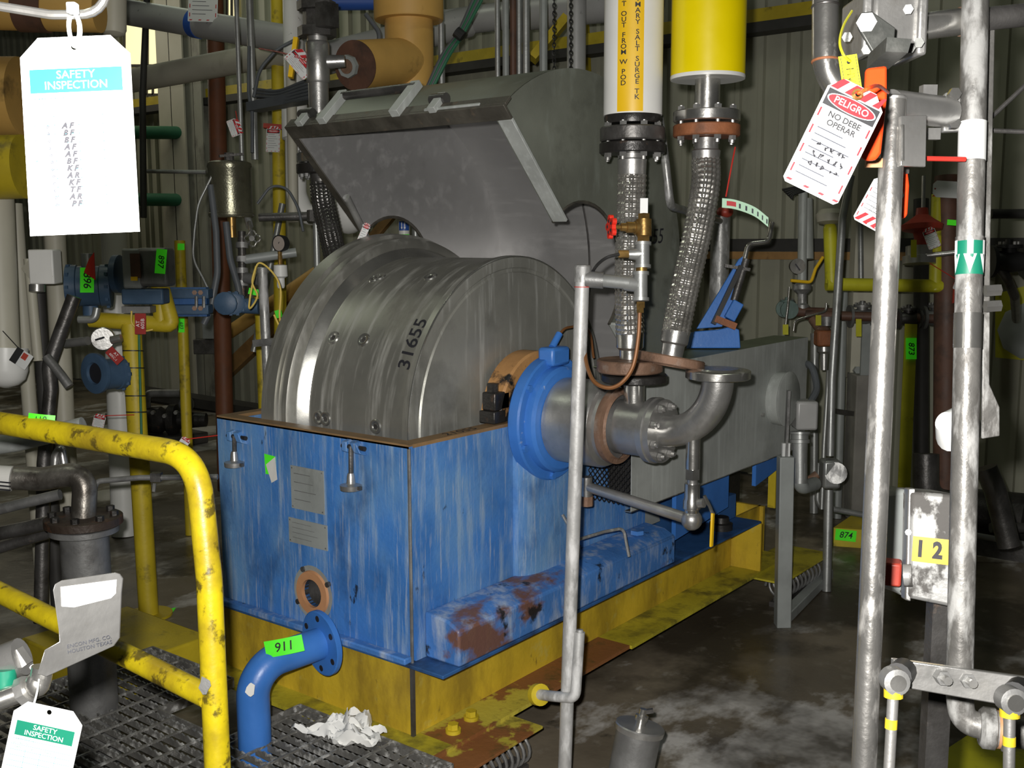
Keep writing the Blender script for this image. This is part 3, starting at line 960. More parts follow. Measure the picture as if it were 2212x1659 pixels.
# drive frame under the guard
df = T('drive_frame', 'blue steel drive frame under the belt guard', 'frame', (2.0, .2, HS))
MB().prism([(1.55, -.10, .50), (2.05, -.10, .545), (2.05, -.10, .74), (1.55, -.10, .74)], (0, .02, 0)).o('side_plate', 'blue_clean', df)
MB().bb((1.55, -.08, .72), (2.62, .5, .75)).o('top_plate', 'cast_black', df)
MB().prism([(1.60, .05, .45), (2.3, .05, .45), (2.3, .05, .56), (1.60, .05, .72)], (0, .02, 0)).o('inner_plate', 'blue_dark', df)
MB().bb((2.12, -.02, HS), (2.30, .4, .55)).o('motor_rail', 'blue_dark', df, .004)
MB().bb((2.35, .1, HS), (2.6, .5, .72)).o('motor_block', 'cast_black', df, .01)
MB().lathe((2.06, -.06, HS), (0, 0, 1), [(0, .055), (.03, .055), (.035, .04), (.06, .036), (.06, .02)], 20).o('mount_pad', 'cast_black', df)
MB().prism([(2.30, -.12, .60), (2.62, -.12, .65), (2.62, -.12, .76), (2.30, -.12, .72)], (0, .02, 0)).o('side_plate', 'blue_clean', df)
MB().bb((2.58, -.1, HS), (2.62, -.06, .75)).o('yellow_upright', 'yellow_old', df)
# ------------------------------------------------------------------ more helpers


def zof(X, Y, py):
    d0 = V((X, Y, 0))-CAM
    k = (829.5-py)/F
    return (d0.dot(UP)-k*d0.dot(FW))/(k*FW.z-UP.z)


def depth(p):
    return (V(p)-CAM).dot(FW)


def wrap(c, R, eps=.001, turn=0.):
    """lettering round an upright pipe: u runs round to the right, v up"""
    c = V(c)
    n_ = V((CAM.x-c.x, CAM.y-c.y, 0)).normalized()
    s_ = V((0, 0, 1)).cross(n_)

    def fn(u, v, k=0):
        q = u/R+turn
        return c+(n_*math.cos(q)+s_*math.sin(q))*(R+eps+k)+V((0, 0, v))
    return fn


def patch(fn, u0, v0, u1, v1, name, mat, parent, n=10, **kw):
    m = MB()
    vs = []
    for i in range(n+1):
        u = u0+(u1-u0)*i/n
        vs += [fn(u, v0), fn(u, v1)]
    return m.add(vs, [(2*i, 2*i+2, 2*i+3, 2*i+1) for i in range(n)]).o(name, mat, parent, **kw)


def pipe(px, d, r, name, mat, label=None, cat='pipe', parent=None, rad=.08, seg=18, group=None, th=None):
    """pipe through pixel points (x,y[,depth]) at depth d"""
    pts = [at(p[0], p[1], p[2] if len(p) > 2 else d) for p in px]
    if rad and len(pts) > 2:
        pts = bend(pts, rad, 8)
    m = MB().tube(pts, r, seg)
    if parent:
        return m.o(name, mat, parent)
    return m.thing(name, mat, label, cat, group)


def braidtube(path, r, n=9, amp=.07, seg=72, step=.0036):
    # resample the path
    pts = [V(p) for p in path]
    L_ = [0]
    for a, b in zip(pts, pts[1:]):
        L_.append(L_[-1]+(b-a).length)
    tot = L_[-1]
    N = int(tot/step)
    out = []
    j = 0
    for i in range(N+1):
        s_ = tot*i/N
        while j < len(L_)-2 and L_[j+1] < s_:
            j += 1
        t = (s_-L_[j])/max(1e-9, L_[j+1]-L_[j])
        out.append(pts[j].lerp(pts[j+1], t))
    m = MB()
    vs = []
    na = None
    k = 2*PI/(2*PI*r/n)*1.0
    for i, p in enumerate(out):
        t = (out[min(i+1, N)]-out[max(i-1, 0)]).normalized()
        if na is None:
            na = frame(t)[0]
        na = (na-t*na.dot(t)).normalized()
        nb = t.cross(na)
        s_ = tot*i/N
        for q in range(seg):
            th = 2*PI*q/seg
            h = math.cos(n*th+k*s_)*math.cos(n*th-k*s_)
            h += .35*math.cos(3*n*th)*.3
            vs.append(p+(na*math.cos(th)+nb*math.sin(th))*r*(1+amp*h))
    fs = []
    for i in range(N):
        for q in range(seg):
            q2 = (q+1) % seg
            fs.append((i*seg+q, i*seg+q2, (i+1)*seg+q2, (i+1)*seg+q))
    return m.add(vs, fs)


def flange(c, ax, R, th, name, mat, parent, bore=.3, seg=36):
    return MB().lathe(c, ax, [(0, R*bore), (0, R*.965), (th*.1, R), (th*.9, R), (th, R*.965), (th, R*bore)], seg).o(name, mat, parent)


def bolts(c, ax, R, n, th, r, name, mat, parent, ph=0.):
    a, b, ax = frame(ax)
    c = V(c)
    for k in range(n):
        q = 2*PI*k/n+ph
        p = c+(a*math.cos(q)+b*math.sin(q))*R
        m = MB().cyl(p-ax*r*1.1, p, r, 6)
        m.cyl(p+ax*th, p+ax*(th+r*1.0), r, 6)
        m.cyl(p-ax*r*1.9, p+ax*(th+r*1.3), r*.55, 8)
        m.o(name, mat, parent)


# ------------------------------------------------------------------ white pipe and its hose
hx, hy = CX-.012, SY+.012
Z = lambda py: zof(hx, hy, py)
wt = T('white_pipe', 'white insulated pipe with yellow lettered strip above the left hose', 'pipe', (hx, hy, Z(262)))
RW = .097
MB().cyl((hx, hy, Z(250)), (hx, hy, 3.6), RW, 40).o('insulation', 'white_pipe', wt)
MB().lathe((hx, hy, Z(268)), (0, 0, 1), [(0, .08), (0, .092), (.02, .095), (.035, .09)], 32).o('end_collar', 'cast_black', wt)
fw_ = wrap((hx, hy, 0), RW, .0012, -.10)
ub, zb_ = .043, Z(250)
patch(fw_, -ub, zb_+.004, ub, 3.3, 'label_strip', 'yellow_label', wt)
fw2 = wrap((hx, hy, 0), RW, .0022, -.10)
for st, u, ybot in (('SALT OUT FROM W POD', -.022, 188), ('PRIMARY SALT SURGE TK', .022, 218)):
    z = Z(ybot)
    for ch in reversed(st):
        if ch != ' ':
            text(ch, fw2, .0150, 'black_print', wt, 'letter', bold=.015, du=u, dv=z, sx=1.15)
            z += .0178
        else:
            z += .0125
ho = T('braided_hose', 'upright braided steel hose below the white pipe', 'hose', (hx, hy, 1.33))
flange((hx, hy, Z(306)), (0, 0, 1), .108, Z(275)-Z(306), 'top_flange', 'steel_dark', ho)
fb_ = flange((hx, hy, Z(332)), (0, 0, 1), .110, Z(309)-Z(332), 'loose_flange', 'cast_black', ho)
bolts((hx, hy, Z(332)), (0, 0, 1), .088, 8, Z(275)-Z(332), .0125, 'flange_bolt', 'steel', fb_, .2)
MB().lathe((hx, hy, 0), (0, 0, 1), [(Z(380), .047), (Z(345), .049), (Z(342), .044), (Z(332), .043)], 28).o('top_ferrule', 'steel', ho)
MB().lathe((hx, hy, 0), (0, 0, 1), [(Z(775), .036), (Z(756), .036), (Z(750), .047), (Z(722), .048), (Z(718), .046)], 28).o('bottom_ferrule', 'steel_bright', ho)
sag = [(hx, hy, Z(378)), (hx-.004, hy, Z(450)), (hx-.012, hy-.0, Z(560)), (hx-.008, hy, Z(660)), (hx, hy, Z(722))]
braidtube(spline(sag, 10), .047).o('braid', 'braid', ho)
flange((hx, hy, Z(803)), (0, 0, 1), .113, Z(776)-Z(803), 'bottom_flange', 'rusty', ho)
# ------------------------------------------------------------------ yellow pipe and the disconnected hose
c0 = at(1527, 240, 3.5)
yx, yy = c0.x, c0.y
Z2 = lambda py: zof(yx, yy, py)
yp = T('yellow_pipe', 'wide yellow insulated pipe above the right hose', 'pipe', (yx, yy, Z2(178)))
MB().cyl((yx, yy, Z2(170)), (yx, yy, 3.6), .121, 44).o('insulation', 'yellow_pipe', yp)
MB().lathe((yx, yy, Z2(171)), (0, 0, 1), [(0, .04), (-.002, .121), (.004, .1225), (.010, .1215)], 44, False).o('end_cap', 'white_pipe', yp)
MB().cyl((yx, yy, Z2(238)), (yx, yy, Z2(168)), .041, 26).o('pipe_stub', 'steel_bright', yp)
h2 = T('braided_hose', 'leaning braided steel hose with loose lower flange below the yellow pipe', 'hose', (yx, yy, 1.36))
flange((yx, yy, Z2(264)), (0, 0, 1), .110, Z2(240)-Z2(264), 'top_flange', 'steel_bright', h2)
fb_ = flange((yx, yy, Z2(296)), (0, 0, 1), .110, Z2(270)-Z2(296), 'rusty_flange', 'rust_orange', h2)
bolts((yx, yy, Z2(296)), (0, 0, 1), .090, 8, Z2(240)-Z2(296), .0125, 'flange_bolt', 'steel', fb_, .1)
MB().lathe((yx, yy, 0), (0, 0, 1), [(Z2(352), .044), (Z2(326), .048), (Z2(322), .040), (Z2(298), .038)], 28).o('top_ferrule', 'steel', h2)
pp = [V((yx, yy, Z2(348))), at(1524, 400, 3.5), at(1507, 500, 3.5), at(1482, 610, 3.52), at(1463, 700, 3.53), at(1460, 722, 3.53)]
braidtube(spline(pp, 10), .046).o('braid', 'braid', h2)
ed = (at(1447, 790, 3.535)-at(1461, 715, 3.53)).normalized()
e0 = at(1460, 718, 3.53)
MB().lathe(e0, ed, [(-.005, .046), (.02, .047), (.035, .046), (.042, .038), (.085, .036)], 28).o('bottom_ferrule', 'steel', h2)
MB().lathe(e0+ed*.08, ed, [(0, .03), (0, .108), (.004, .113), (.028, .113), (.032, .108), (.032, .06), (.036, .058), (.036, .03)], 40).o('loose_flange', 'rusty', h2)
# inspection tag hanging off the right hose, red cord
tc = T('inspection_tag', 'pale green strip tag curling from the right braided hose', 'tag', at(1660, 470, 3.45))
m = MB()
cur = spline([at(1560, 428, 3.42), at(1590, 432, 3.42), at(1630, 447, 3.42), at(1660, 470, 3.42)], 6)
lo = [p+V((0, 0, -.030)) for p in cur]
for i in range(len(cur)-1):
    m.quad(lo[i], lo[i+1], cur[i+1], cur[i])
m.o('tag_sheet', 'green_tag', tc)
m2 = MB()
for i in range(2, 7):
    a_, b_ = lo[i]-FW*.002, cur[i]-FW*.002
    if i < 6:
        m2.quad(a_.lerp(b_, .25), (lo[i+1]-FW*.002).lerp(cur[i+1]-FW*.002, .25), (lo[i+1]-FW*.002).lerp(cur[i+1]-FW*.002, .75), a_.lerp(b_, .75))
m2.o('red_print', 'red_print', tc)
m3 = MB()
for i in range(7, 18, 2):
    a_, b_ = lo[i]-FW*.002, cur[i]-FW*.002
    c_, d_ = lo[i].lerp(lo[i+1], .6)-FW*.002, cur[i].lerp(cur[i+1], .6)-FW*.002
    m3.quad(a_.lerp(b_, .2), c_.lerp(d_, .2), c_.lerp(d_, .7), a_.lerp(b_, .7))
m3.o('writing', 'grey_print', tc)
MB().tube(spline([at(1588, 318, 3.44), at(1580, 360, 3.42), at(1568, 425, 3.42)]), .0025, 6).o('red_cord', 'cable_red', tc)
# ------------------------------------------------------------------ left dark hose with steel riser
lh = at(692, 345, 4.75)
lx, ly_ = lh.x, lh.y
Z3 = lambda py: zof(lx, ly_, py)
l3 = T('braided_hose', 'dark braided steel hose behind the drum at left', 'hose', (lx, ly_, Z3(560)))
flange((lx, ly_, Z3(352)), (0, 0, 1), .105, Z3(331)-Z3(352), 'top_flange', 'steel_bright', l3)
fb_ = flange((lx, ly_, Z3(376)), (0, 0, 1), .107, Z3(354)-Z3(376), 'loose_flange', 'cast_black', l3)
bolts((lx, ly_, Z3(376)), (0, 0, 1), .085, 8, Z3(331)-Z3(376), .012, 'flange_bolt', 'steel_grey', fb_)
MB().cyl((lx, ly_, Z3(400)), (lx, ly_, Z3(376)), .046, 24).o('top_ferrule', 'steel_dark', l3)
braidtube(spline([at(694, 396, 4.75), at(699, 440, 4.75), at(712, 500, 4.76), at(736, 600, 4.78), at(760, 680, 4.8)], 8), .050, n=10, step=.004, seg=60).o('braid', 'braid_dark', l3)
rs = T('steel_riser', 'stained steel riser pipe with tee and valve left of the amber pipe', 'pipe', (lx, ly_, Z3(335)))
MB().cyl((lx, ly_, Z3(335)), (lx, ly_, 3.64), .045, 24).o('riser', 'steel', rs)
tx = V((lx, ly_, Z3(135)))
MB().lathe(tx-V((0, 0, .09)), (0, 0, 1), [(0, .046), (.01, .052), (.17, .052), (.18, .046)], 24).o('tee_body', 'steel', rs)
MB().cyl(tx, at(745, 132, 4.7), .034, 20, .026).o('tee_branch', 'steel', rs)
vz = Z3(42)
MB().lathe((lx, ly_, vz-.075), (0, 0, 1), [(0, .05), (0, .085), (.04, .085), (.042, .06), (.11, .06), (.112, .085), (.15, .085)], 8).o('valve_body', 'steel_dark', rs)
MB().box((lx-.03, ly_-.1, vz), (.08, .06, .1)).o('valve_bonnet', 'steel_dark', rs)
MB().bar(at(640, 82, 4.7), at(628, 168, 4.7), .02, .03, FW).o('lever', 'yellow_label', rs)
# ------------------------------------------------------------------ amber insulated pipe
am = T('amber_pipe', 'thick amber insulated pipe with side branch above the hood', 'pipe', at(885, 230, 5.6))
ac = at(884, 100, 5.6)
MB().cyl(V((ac.x, ac.y, zof(ac.x, ac.y, 240))), V((ac.x, ac.y, zof(ac.x, ac.y, 30))), .128, 36).o('lower_lagging', 'amber', am)
MB().lathe(V((ac.x, ac.y, zof(ac.x, ac.y, 45))), (0, 0, 1), [(0, .128), (-.0, .178), (.01, .183), (1.2, .183)], 40, False).o('upper_lagging', 'amber', am)
b0, b1 = at(768, 142, 5.2), V((ac.x, ac.y, zof(ac.x, ac.y, 132)))
MB().cyl(b0, b1, .120, 36).o('branch_lagging', 'amber', am)
bd = (b0-b1).normalized()
MB().cyl(b0, b0+bd*.006, .121, 36).o('branch_face', 'brown_pipe', am)
MB().cyl(b0, b0+bd*.08, .035, 16).o('branch_stub', 'rusty', am)
MB().cyl(b0+bd*.05, b0+bd*.075, .055, 8).o('stub_nut', 'grey_paint', am)
# ------------------------------------------------------------------ instrument tee on the thin pole
PD = 3.05
vp = T('thin_pole', 'thin whitish galvanised pole standing in front of the pipe joint', 'pole', onz(1215, 1780, 0))
ptop, pfoot = at(1259, 575, PD), onz(1216, 1765, 0)
MB().cyl(pfoot, ptop, .0208, 22).o('pole_tube', 'pole_salt', vp)
MB().lathe(ptop-V((0, 0, .045)), (0, 0, 1), [(0, .0245), (.044, .0245), (.048, .021)], 22).o('pole_cap', 'galv_pole', vp)
MB().cyl(ptop-V((0, 0, .058)), ptop-V((0, 0, .060)), .0245, 22).o('red_band', 'cable_red', vp)
MB().lathe(pfoot, (0, 0, 1), [(0, .06), (.01, .06)], 24).o('foot_plate', 'galv_pole', vp)
vt = T('sampling_valve', 'tee fittings and brass valve with red handwheel beside the thin pole', 'valve', at(1384, 690, 3.0))
dS = 3.0
MB().tube([at(1266, 603, 3.05), at(1304, 606, 3.04)], .024, 16).o('reducer', 'steel_grey', vt)
MB().tube([at(1302, 606, 3.04), at(1362, 612, 3.01)], .019, 16).o('side_pipe', 'conduit', vt)


def vcyl(x, y0, y1, r, nm, mt, seg=18, d=dS):
    return MB().cyl(at(x, y0, d), at(x, y1, d), r, seg).o(nm, mt, vt)


vcyl(1384, 645, 592, .0195, 'tee_body', 'conduit')
vcyl(1384, 650, 643, .024, 'tee_bead', 'conduit')
vcyl(1384, 594, 587, .024, 'tee_bead', 'conduit')
MB().cyl(at(1384, 616, dS), at(1352, 612, 3.02), .0215, 16).o('tee_branch', 'conduit', vt)
vcyl(1386, 587, 577, .016, 'nipple', 'brass')
vcyl(1388, 577, 525, .020, 'tee_body', 'conduit')
vcyl(1388, 579, 572, .024, 'tee_bead', 'conduit')
vcyl(1388, 530, 523, .025, 'tee_bead', 'conduit')
MB().cyl(at(1388, 548, dS), at(1358, 549, 3.0), .0205, 16, .014).o('tee_branch', 'conduit', vt)
MB().cyl(at(1360, 549, dS), at(1336, 549, 3.0), .011, 8).o('tube_nut', 'brass', vt)
vcyl(1390, 525, 508, .019, 'hex_nut', 'brass', 6)
vcyl(1391, 510, 474, .022, 'valve_body', 'brass')
vcyl(1391, 478, 462, .018, 'hex_nut', 'brass', 6)
MB().lathe(at(1386, 492, dS), at(1320, 490, 2.98)-at(1386, 492, dS), [(0, .019), (.02, .020), (.022, .016), (.045, .016), (.047, .012), (.062, .011), (.064, .006), (.085, .006)], 16).o('bonnet', 'brass', vt)
wc = at(1322, 490, 2.98)
wa = (at(1322, 490, 2.98)-at(1386, 492, dS)).normalized()
hw = MB().lathe(wc, wa, [(-.004, .008), (-.003, .013), (-.003, .022), (-.004, .024), (.008, .0245), (.008, .022)], 20).o('handwheel', 'red', vt)
wa_, wb_, _ = frame(wa)
for k in range(5):
    q = 2*PI*k/5
    c = wc+(wa_*math.cos(q)+wb_*math.sin(q))*.025
    MB().cyl(c-wa*.004, c+wa*.008, .010, 12).o('wheel_lobe', 'red', hw)
    c2 = wc+(wa_*math.cos(q)+wb_*math.sin(q))*.016
    MB().cyl(c2+wa*.0075, c2+wa*.0092, .0045, 10).o('wheel_hole', 'ink', hw)
MB().box(at(1391, 446, 2.99), (.004, .022, .046), Matrix.Rotation(YAW, 3, 'Z')).o('white_sleeve', 'tag_white', vt)
MB().tube(spline([at(1338, 549, 2.99), at(1310, 557, 2.99), at(1288, 575, 3.02), at(1275, 600, 3.08), at(1265, 640, 3.1)]), .0045, 8).o('black_tube', 'rubber', vt)
vcyl(1384, 665, 652, .013, 'compression_nut', 'brass', 6)
vcyl(1383, 676, 664, .011, 'compression_nut', 'brass', 6)
MB().tube(spline([at(1382, 676, dS), at(1379, 730, dS), at(1368, 790, dS), at(1345, 825, 3.0), at(1316, 838, 3.0), at(1285, 826, 3.02), at(1268, 790, 3.06), at(1262, 745, 3.1)]), .006, 8).o('brown_tube', 'copper_brown', vt)
# pale strut behind the white pipe and second lower valve
pipe([(1424, 250, 3.98), (1438, 355, 3.98), (1448, 445, 4.0), (1556, 478, 5.58)], 3.95, .016, 'galvanised_branch', 'galv_pole', 'pale galvanised branch pipe bending behind the two hoses', rad=.05)
MB().cyl(V((*at(1552, 600, 5.6).xy, 0)), at(1557, 466, 5.6), .051, 20).thing('steel_standpipe', 'galv_pole', 'short fat galvanised standpipe behind the right hose', 'pipe')
MB().sph(at(1566, 458, 5.57), .045, 14, (1, 1, .7)).thing('red_handwheel', 'red_dull', 'dull red valve knob behind the green strip tag', 'knob')
# ------------------------------------------------------------------ blue lever jack with crank
jk = T('screw_jack', 'blue screw clamp with bent crank handle behind the guard', 'jack', at(1540, 750, 4.7))
JD = 4.7
MB().prism([at(1505, 710, JD), at(1596, 560, JD), at(1612, 548, JD), at(1600, 610, JD), at(1560, 706, JD)], FW*.02).o('arm_plate', 'blue_clean', jk, .003)
MB().prism([at(1490, 752, JD), at(1500, 716, JD), at(1550, 712, JD), at(1580, 705, JD), at(1597, 712, JD), at(1600, 752, JD)], FW*.10).o('body', 'blue_clean', jk, .004)
MB().bar(at(1600, 575, JD-.01), at(1540, 700, JD-.01), .02, .04, FW).o('guide_bar', 'rubber', jk)
MB().cyl(at(1612, 560, JD), at(1585, 650, JD), .017, 12).o('screw_rod', 'steel_dark', jk)
MB().bar(at(1594, 653, JD), at(1574, 690, JD), .05, .05, FW).o('screw_block', 'blue_clean', jk, .004)
MB().bar(at(1545, 688, JD-.03), at(1590, 706, JD-.03), .03, .012, FW).o('jaw', 'rust_orange', jk)
MB().bar(at(1565, 574, JD-.01), at(1620, 583, JD-.01), .014, .014, FW).o('cross_pin', 'steel_dark', jk)
MB().tube(bend([at(1604, 580, JD), at(1616, 527, JD), at(1660, 522, JD), at(1668, 480, JD)], .03), .011, 12).o('crank', 'steel_bright', jk)
# ------------------------------------------------------------------ tags


def tagframe(tl, tr, bl, d1, d2, d3):
    """sheet frame from three pixel corners with depths: returns map, width, height (metres), centre"""
    a, b, c = at(*tl, d1), at(*tr, d2), at(*bl, d3)
    xd, yd = b-a, a-c
    ctr = (b+c)/2
    fn = plane(ctr, xd, yd, 0)
    return fn, xd.length, yd.length, ctr


def sub(fn, k):
    return lambda u, v, e=0.: fn(u, v, k+e)


def scribble(fn, rows, u0, u1, v0, dv_, h, mat, parent, seed=1, wd=.0006, name='handwriting'):
    rnd = random.Random(seed)
    m = MB()
    for r_ in range(rows):
        u = u0
        v = v0-dv_*r_
        while u < u1:
            pts = []
            for k in range(5):
                pts.append((u+rnd.uniform(0, h*.8), v+rnd.uniform(-h/2, h/2)))
            for (a, b), (c, d) in zip(pts, pts[1:]):
                l = math.hypot(c-a, d-b)
                if l < 1e-5:
                    continue
                nx_, ny_ = -(d-b)/l*wd, (c-a)/l*wd
                m.quad(fn(a-nx_, b-ny_), fn(c-nx_, d-ny_), fn(c+nx_, d+ny_), fn(a+nx_, b+ny_))
            u += h*rnd.uniform(1., 1.5)
    return m.o(name, mat, parent)


def danger_tag(label, tl, tr, bl, d1, d2=None, d3=None, word='PELIGRO', stripes_top=True, fine=False, under=None, hang=None):
    d2 = d2 or d1
    d3 = d3 or d1
    fn, w_, h_, ctr = tagframe(tl, tr, bl, d1, d2, d3)
    t = T('danger_tag', label, 'tag', fn(0, -h_/2))
    c = w_*.22
    poly = [(-w_/2+.004, -h_/2), (w_/2-.004, -h_/2), (w_/2, -h_/2+.004), (w_/2, h_/2-c), (w_/2-c, h_/2), (-w_/2+c, h_/2), (-w_/2, h_/2-c), (-w_/2, -h_/2+.004)]
    hole = (0, h_/2-c*.62, w_*.055)
    card(fn, poly, .0006, hole).o('tag_sheet', 'tag_white', t)
    f1, f2, f3 = sub(fn, .0006), sub(fn, .0011), sub(fn, .0016)
    m = MB()
    # red and white hazard stripes
    n_ = 4
    sg = 1 if stripes_top else -1
    y0, y1 = (h_/2-c*.95, h_/2-c*.05) if stripes_top else (-h_/2+h_*.03, -h_/2+h_*.22)
    for k in range(n_):
        u = -w_/2+w_*(.04+k*.25)
        lim = w_/2-.002

        def cl(q):
            return max(-lim, min(lim, q))
        q4 = (f1(cl(u), y0), f1(cl(u+w_*.13), y0), f1(cl(u+w_*.13+(y1-y0)*.7), y1), f1(cl(u+(y1-y0)*.7), y1))
        if fine:
            MB().quad(*q4).o('hazard_stripe', 'red_print', t)
        else:
            m.quad(*q4)
    if not fine:
        m.o('hazard_stripe', 'red_print', t, kind='stuff')
    if stripes_top:
        pt, pb = h_/2-c*1.05, h_/2-c*1.05-h_*.15
        rect(f1, -w_*.46, pb, w_*.46, pt, 'title_panel', 'black_print', t)
        ov = [(math.cos(2*PI*k/28)*w_*.43, (pt+pb)/2+math.sin(2*PI*k/28)*h_*.064) for k in range(28)]
        MB().add([f2(u, v) for u, v in ov], [tuple(range(28))]).o('title_oval', 'red_print', t)
        if fine:
            ring = []
            for k in range(28):
                a = 2*PI*k/28
                ring += [(math.cos(a)*w_*.435, (pt+pb)/2+math.sin(a)*h_*.066), (math.cos(a)*w_*.415, (pt+pb)/2+math.sin(a)*h_*.060)]
            MB().add([f3(u, v) for u, v in ring], [((2*k), (2*k+2) % 56, (2*k+3) % 56, 2*k+1) for k in range(28)]).o('oval_outline', 'white_print', t)
        text(word, f3, h_*.058, 'white_print', t, bold=.0, dv=(pt+pb)/2, sx=.98)
        top = pb-h_*.05
        if fine:
            text('NO DEBE', f1, h_*.05, 'black_print', t, bold=.03, dv=pb-h_*.055)
            text('OPERAR', f1, h_*.05, 'black_print', t, bold=.03, dv=pb-h_*.125)
            top = pb-h_*.20
    else:
        top = h_*.30
    if under:
        for k, l_ in enumerate(under):
            text(l_, f1, h_*.05, 'black_print', t, dv=-h_*.02-h_*.06*k)
    m = MB()
    k = 0
    v = top
    while v > -h_/2+h_*(.1 if stripes_top else .28):
        m.quad(f1(-w_*.36, v), f1(w_*(.10+.22*((k*7) % 3)/2), v), f1(w_*(.10+.22*((k*7) % 3)/2), v+h_*.010), f1(-w_*.36, v+h_*.010))
        v -= h_*(.06 if fine else .085)
        k += 1
    m.o('form_line', 'grey_print', t)
    m = MB()
    for v0 in (-.40, -.22, -.04, .12):
        for u in (-.455, .425):
            m.quad(f1(w_*u, h_*v0), f1(w_*(u+.03), h_*v0), f1(w_*(u+.03), h_*(v0+.08)), f1(w_*u, h_*(v0+.08)))
    for u0 in (-.46, -.15, .12, .38):
        m.quad(f1(w_*u0, -h_*.475), f1(w_*(u0+.09), -h_*.475), f1(w_*(u0+.12), -h_*.455), f1(w_*(u0+.03), -h_*.455))
    if fine:
        for k in range(0, len(m.v), 4):
            MB().quad(*m.v[k:k+4]).o('border_dash', 'red_print', t)
    else:
        m.o('border_dash', 'red_print', t, kind='stuff')
    if hang:
        MB().tube([fn(*hole[:2]), at(*hang)], .0022, 6).o('tie', 'cable_red', t)
    if fine:
        scribble(f2, 3, -w_*.25, w_*.3, -h_*.10, h_*.085, h_*.05, 'ink', t, 5, .0008)
        MB().torus(fn(hole[0], hole[1]), fn(0, 0, 1)-fn(0, 0), w_*.07, .0022, 20, 6).o('eyelet', 'brass', t)
    return t, fn, w_, h_


def inspection_tag(label, tl, tr, bl, d1, d2, d3, band, seed):
    fn, w_, h_, ctr = tagframe(tl, tr, bl, d1, d2, d3)
    t = T('inspection_tag', label, 'tag', fn(0, -h_/2))
    c = w_*.17
    poly = [(-w_/2, -h_/2), (w_/2, -h_/2), (w_/2, h_/2-c), (w_/2-c, h_/2), (-w_/2+c, h_/2), (-w_/2, h_/2-c)]
    card(fn, poly, .0006, (0, h_/2-c*.5, w_*.035)).o('tag_sheet', 'tag_white', t)
    f1, f2 = sub(fn, .0006), sub(fn, .0011)
    bt, bb_ = h_/2-h_*.16, h_/2-h_*.28
    rect(f1, -w_*.42, bb_, w_*.42, bt, 'title_band', band, t)
    text('SAFETY', f2, h_*.040, 'white_print', t, bold=.0, dv=bt-h_*.033, sx=1.05)
    text('INSPECTION', f2, h_*.040, 'white_print', t, bold=.0, dv=bt-h_*.086, sx=1.0)
    m = MB()
    for k in range(14):
        v = bb_-h_*(.03+.045*k)
        m.quad(f1(-w_*.44, v), f1(w_*.44, v), f1(w_*.44, v+.0004), f1(-w_*.44, v+.0004))
    for u in (-.22, 0, .22):
        m.quad(f1(w_*u, -h_*.45), f1(w_*u+.0004, -h_*.45), f1(w_*u+.0004, bb_-h_*.10), f1(w_*u, bb_-h_*.10))
    m.o('form_line', 'cyan_print', t)
    for st, u in (('DATE', -.33), ('BY', -.11), ('DATE', .11), ('BY', .33)):
        text(st, f1, h_*.016, 'green_print', t, du=w_*u, dv=bb_-h_*.095)
    text('EQUIPMENT ID', f1, h_*.016, 'green_print', t, du=-w_*.25, dv=bb_-h_*.022)
    text('LOCATION', f1, h_*.016, 'green_print', t, du=-w_*.30, dv=bb_-h_*.06)
    return t, fn, w_, h_


# foreground left: big overexposed tag on a bent rod
rod = MB().tube(bend([at(-420, -55, .80), at(110, 32, .80), at(225, 32, .80), at(262, -320, .80)], .03), .0035, 10).thing('bent_rod', 'steel_bright', 'thin bent steel rod carrying the large white tag', 'rod')
t1, f_, w_, h_ = inspection_tag('large glaring white inspection tag hanging at upper left', (40, 84), (278, 74), (66, 510), .78, .78, .785, 'cyan_print', 3)
for k in range(12):
    v_ = h_*.05-h_*.036*k
    text('ABBAABKAKTAP'[k]+' '+'FFFFFFFRFFRF'[k], sub(f_, .0013), h_*.027, 'ink', t1, 'handwriting', bold=.07, shear=.3, du=w_*(-.10+.004*k), dv=v_)
    text('oaosoooooooo'[k], sub(f_, .0013), h_*.020, 'grey_print', t1, 'handwriting', bold=.03, shear=.3, du=w_*(-.28+.004*k), dv=v_)
    if k in (0, 2, 5, 7):
        text('1 3  5 2'[k], sub(f_, .0013), h_*.018, 'grey_print', t1, 'handwriting', shear=.3, du=w_*-.40, dv=v_)
zp = T('zip_tie', 'white plastic zip tie holding the large tag to the rod', 'zip tie', at(160, 60, .79))
MB().box(at(157, 18, .785), (.008, .007, .008), Matrix.Rotation(YAW, 3, 'Z')).o('tie_head', 'zip', zp, .001)
MB().tube(spline([at(157, 20, .785), at(170, 45, .775), at(172, 75, .775), at(163, 100, .779), at(152, 80, .789), at(149, 50, .80), at(155, 22, .80)]), .0018, 6).o('tie_strap', 'zip', zp)
# lower-left tag, valve and bracket plate
t2, f_, w_, h_ = inspection_tag('white and green inspection tag hanging at lower left', (-8, 1508), (140, 1540), (22, 1772), 1.25, 1.25, 1.25, 'green_print', 6)
br = T('lever_plate', 'bright stamped metal lever plate with white label', 'plate', at(180, 1450, 1.32))
BD = 1.32
pts = [(80, 1456), (96, 1404), (128, 1386), (126, 1360), (114, 1275), (118, 1262), (132, 1254), (248, 1237), (258, 1240), (265, 1250), (262, 1280), (258, 1378), (245, 1396), (100, 1462)]
nrm = -(at(180, 1350, 1)-CAM).normalized()
MB().prism([at(x, y, BD+(x-180)*.0004) for x, y in pts], FW*.003).o('plate', 'alu', br, .0008)
MB().prism([at(x, y, BD+(x-180)*.0004-.001) for x, y in ((131, 1268), (252, 1252), (250, 1282), (240, 1292), (160, 1312), (133, 1310))], FW*.0006).o('white_label', 'tag_white', br)
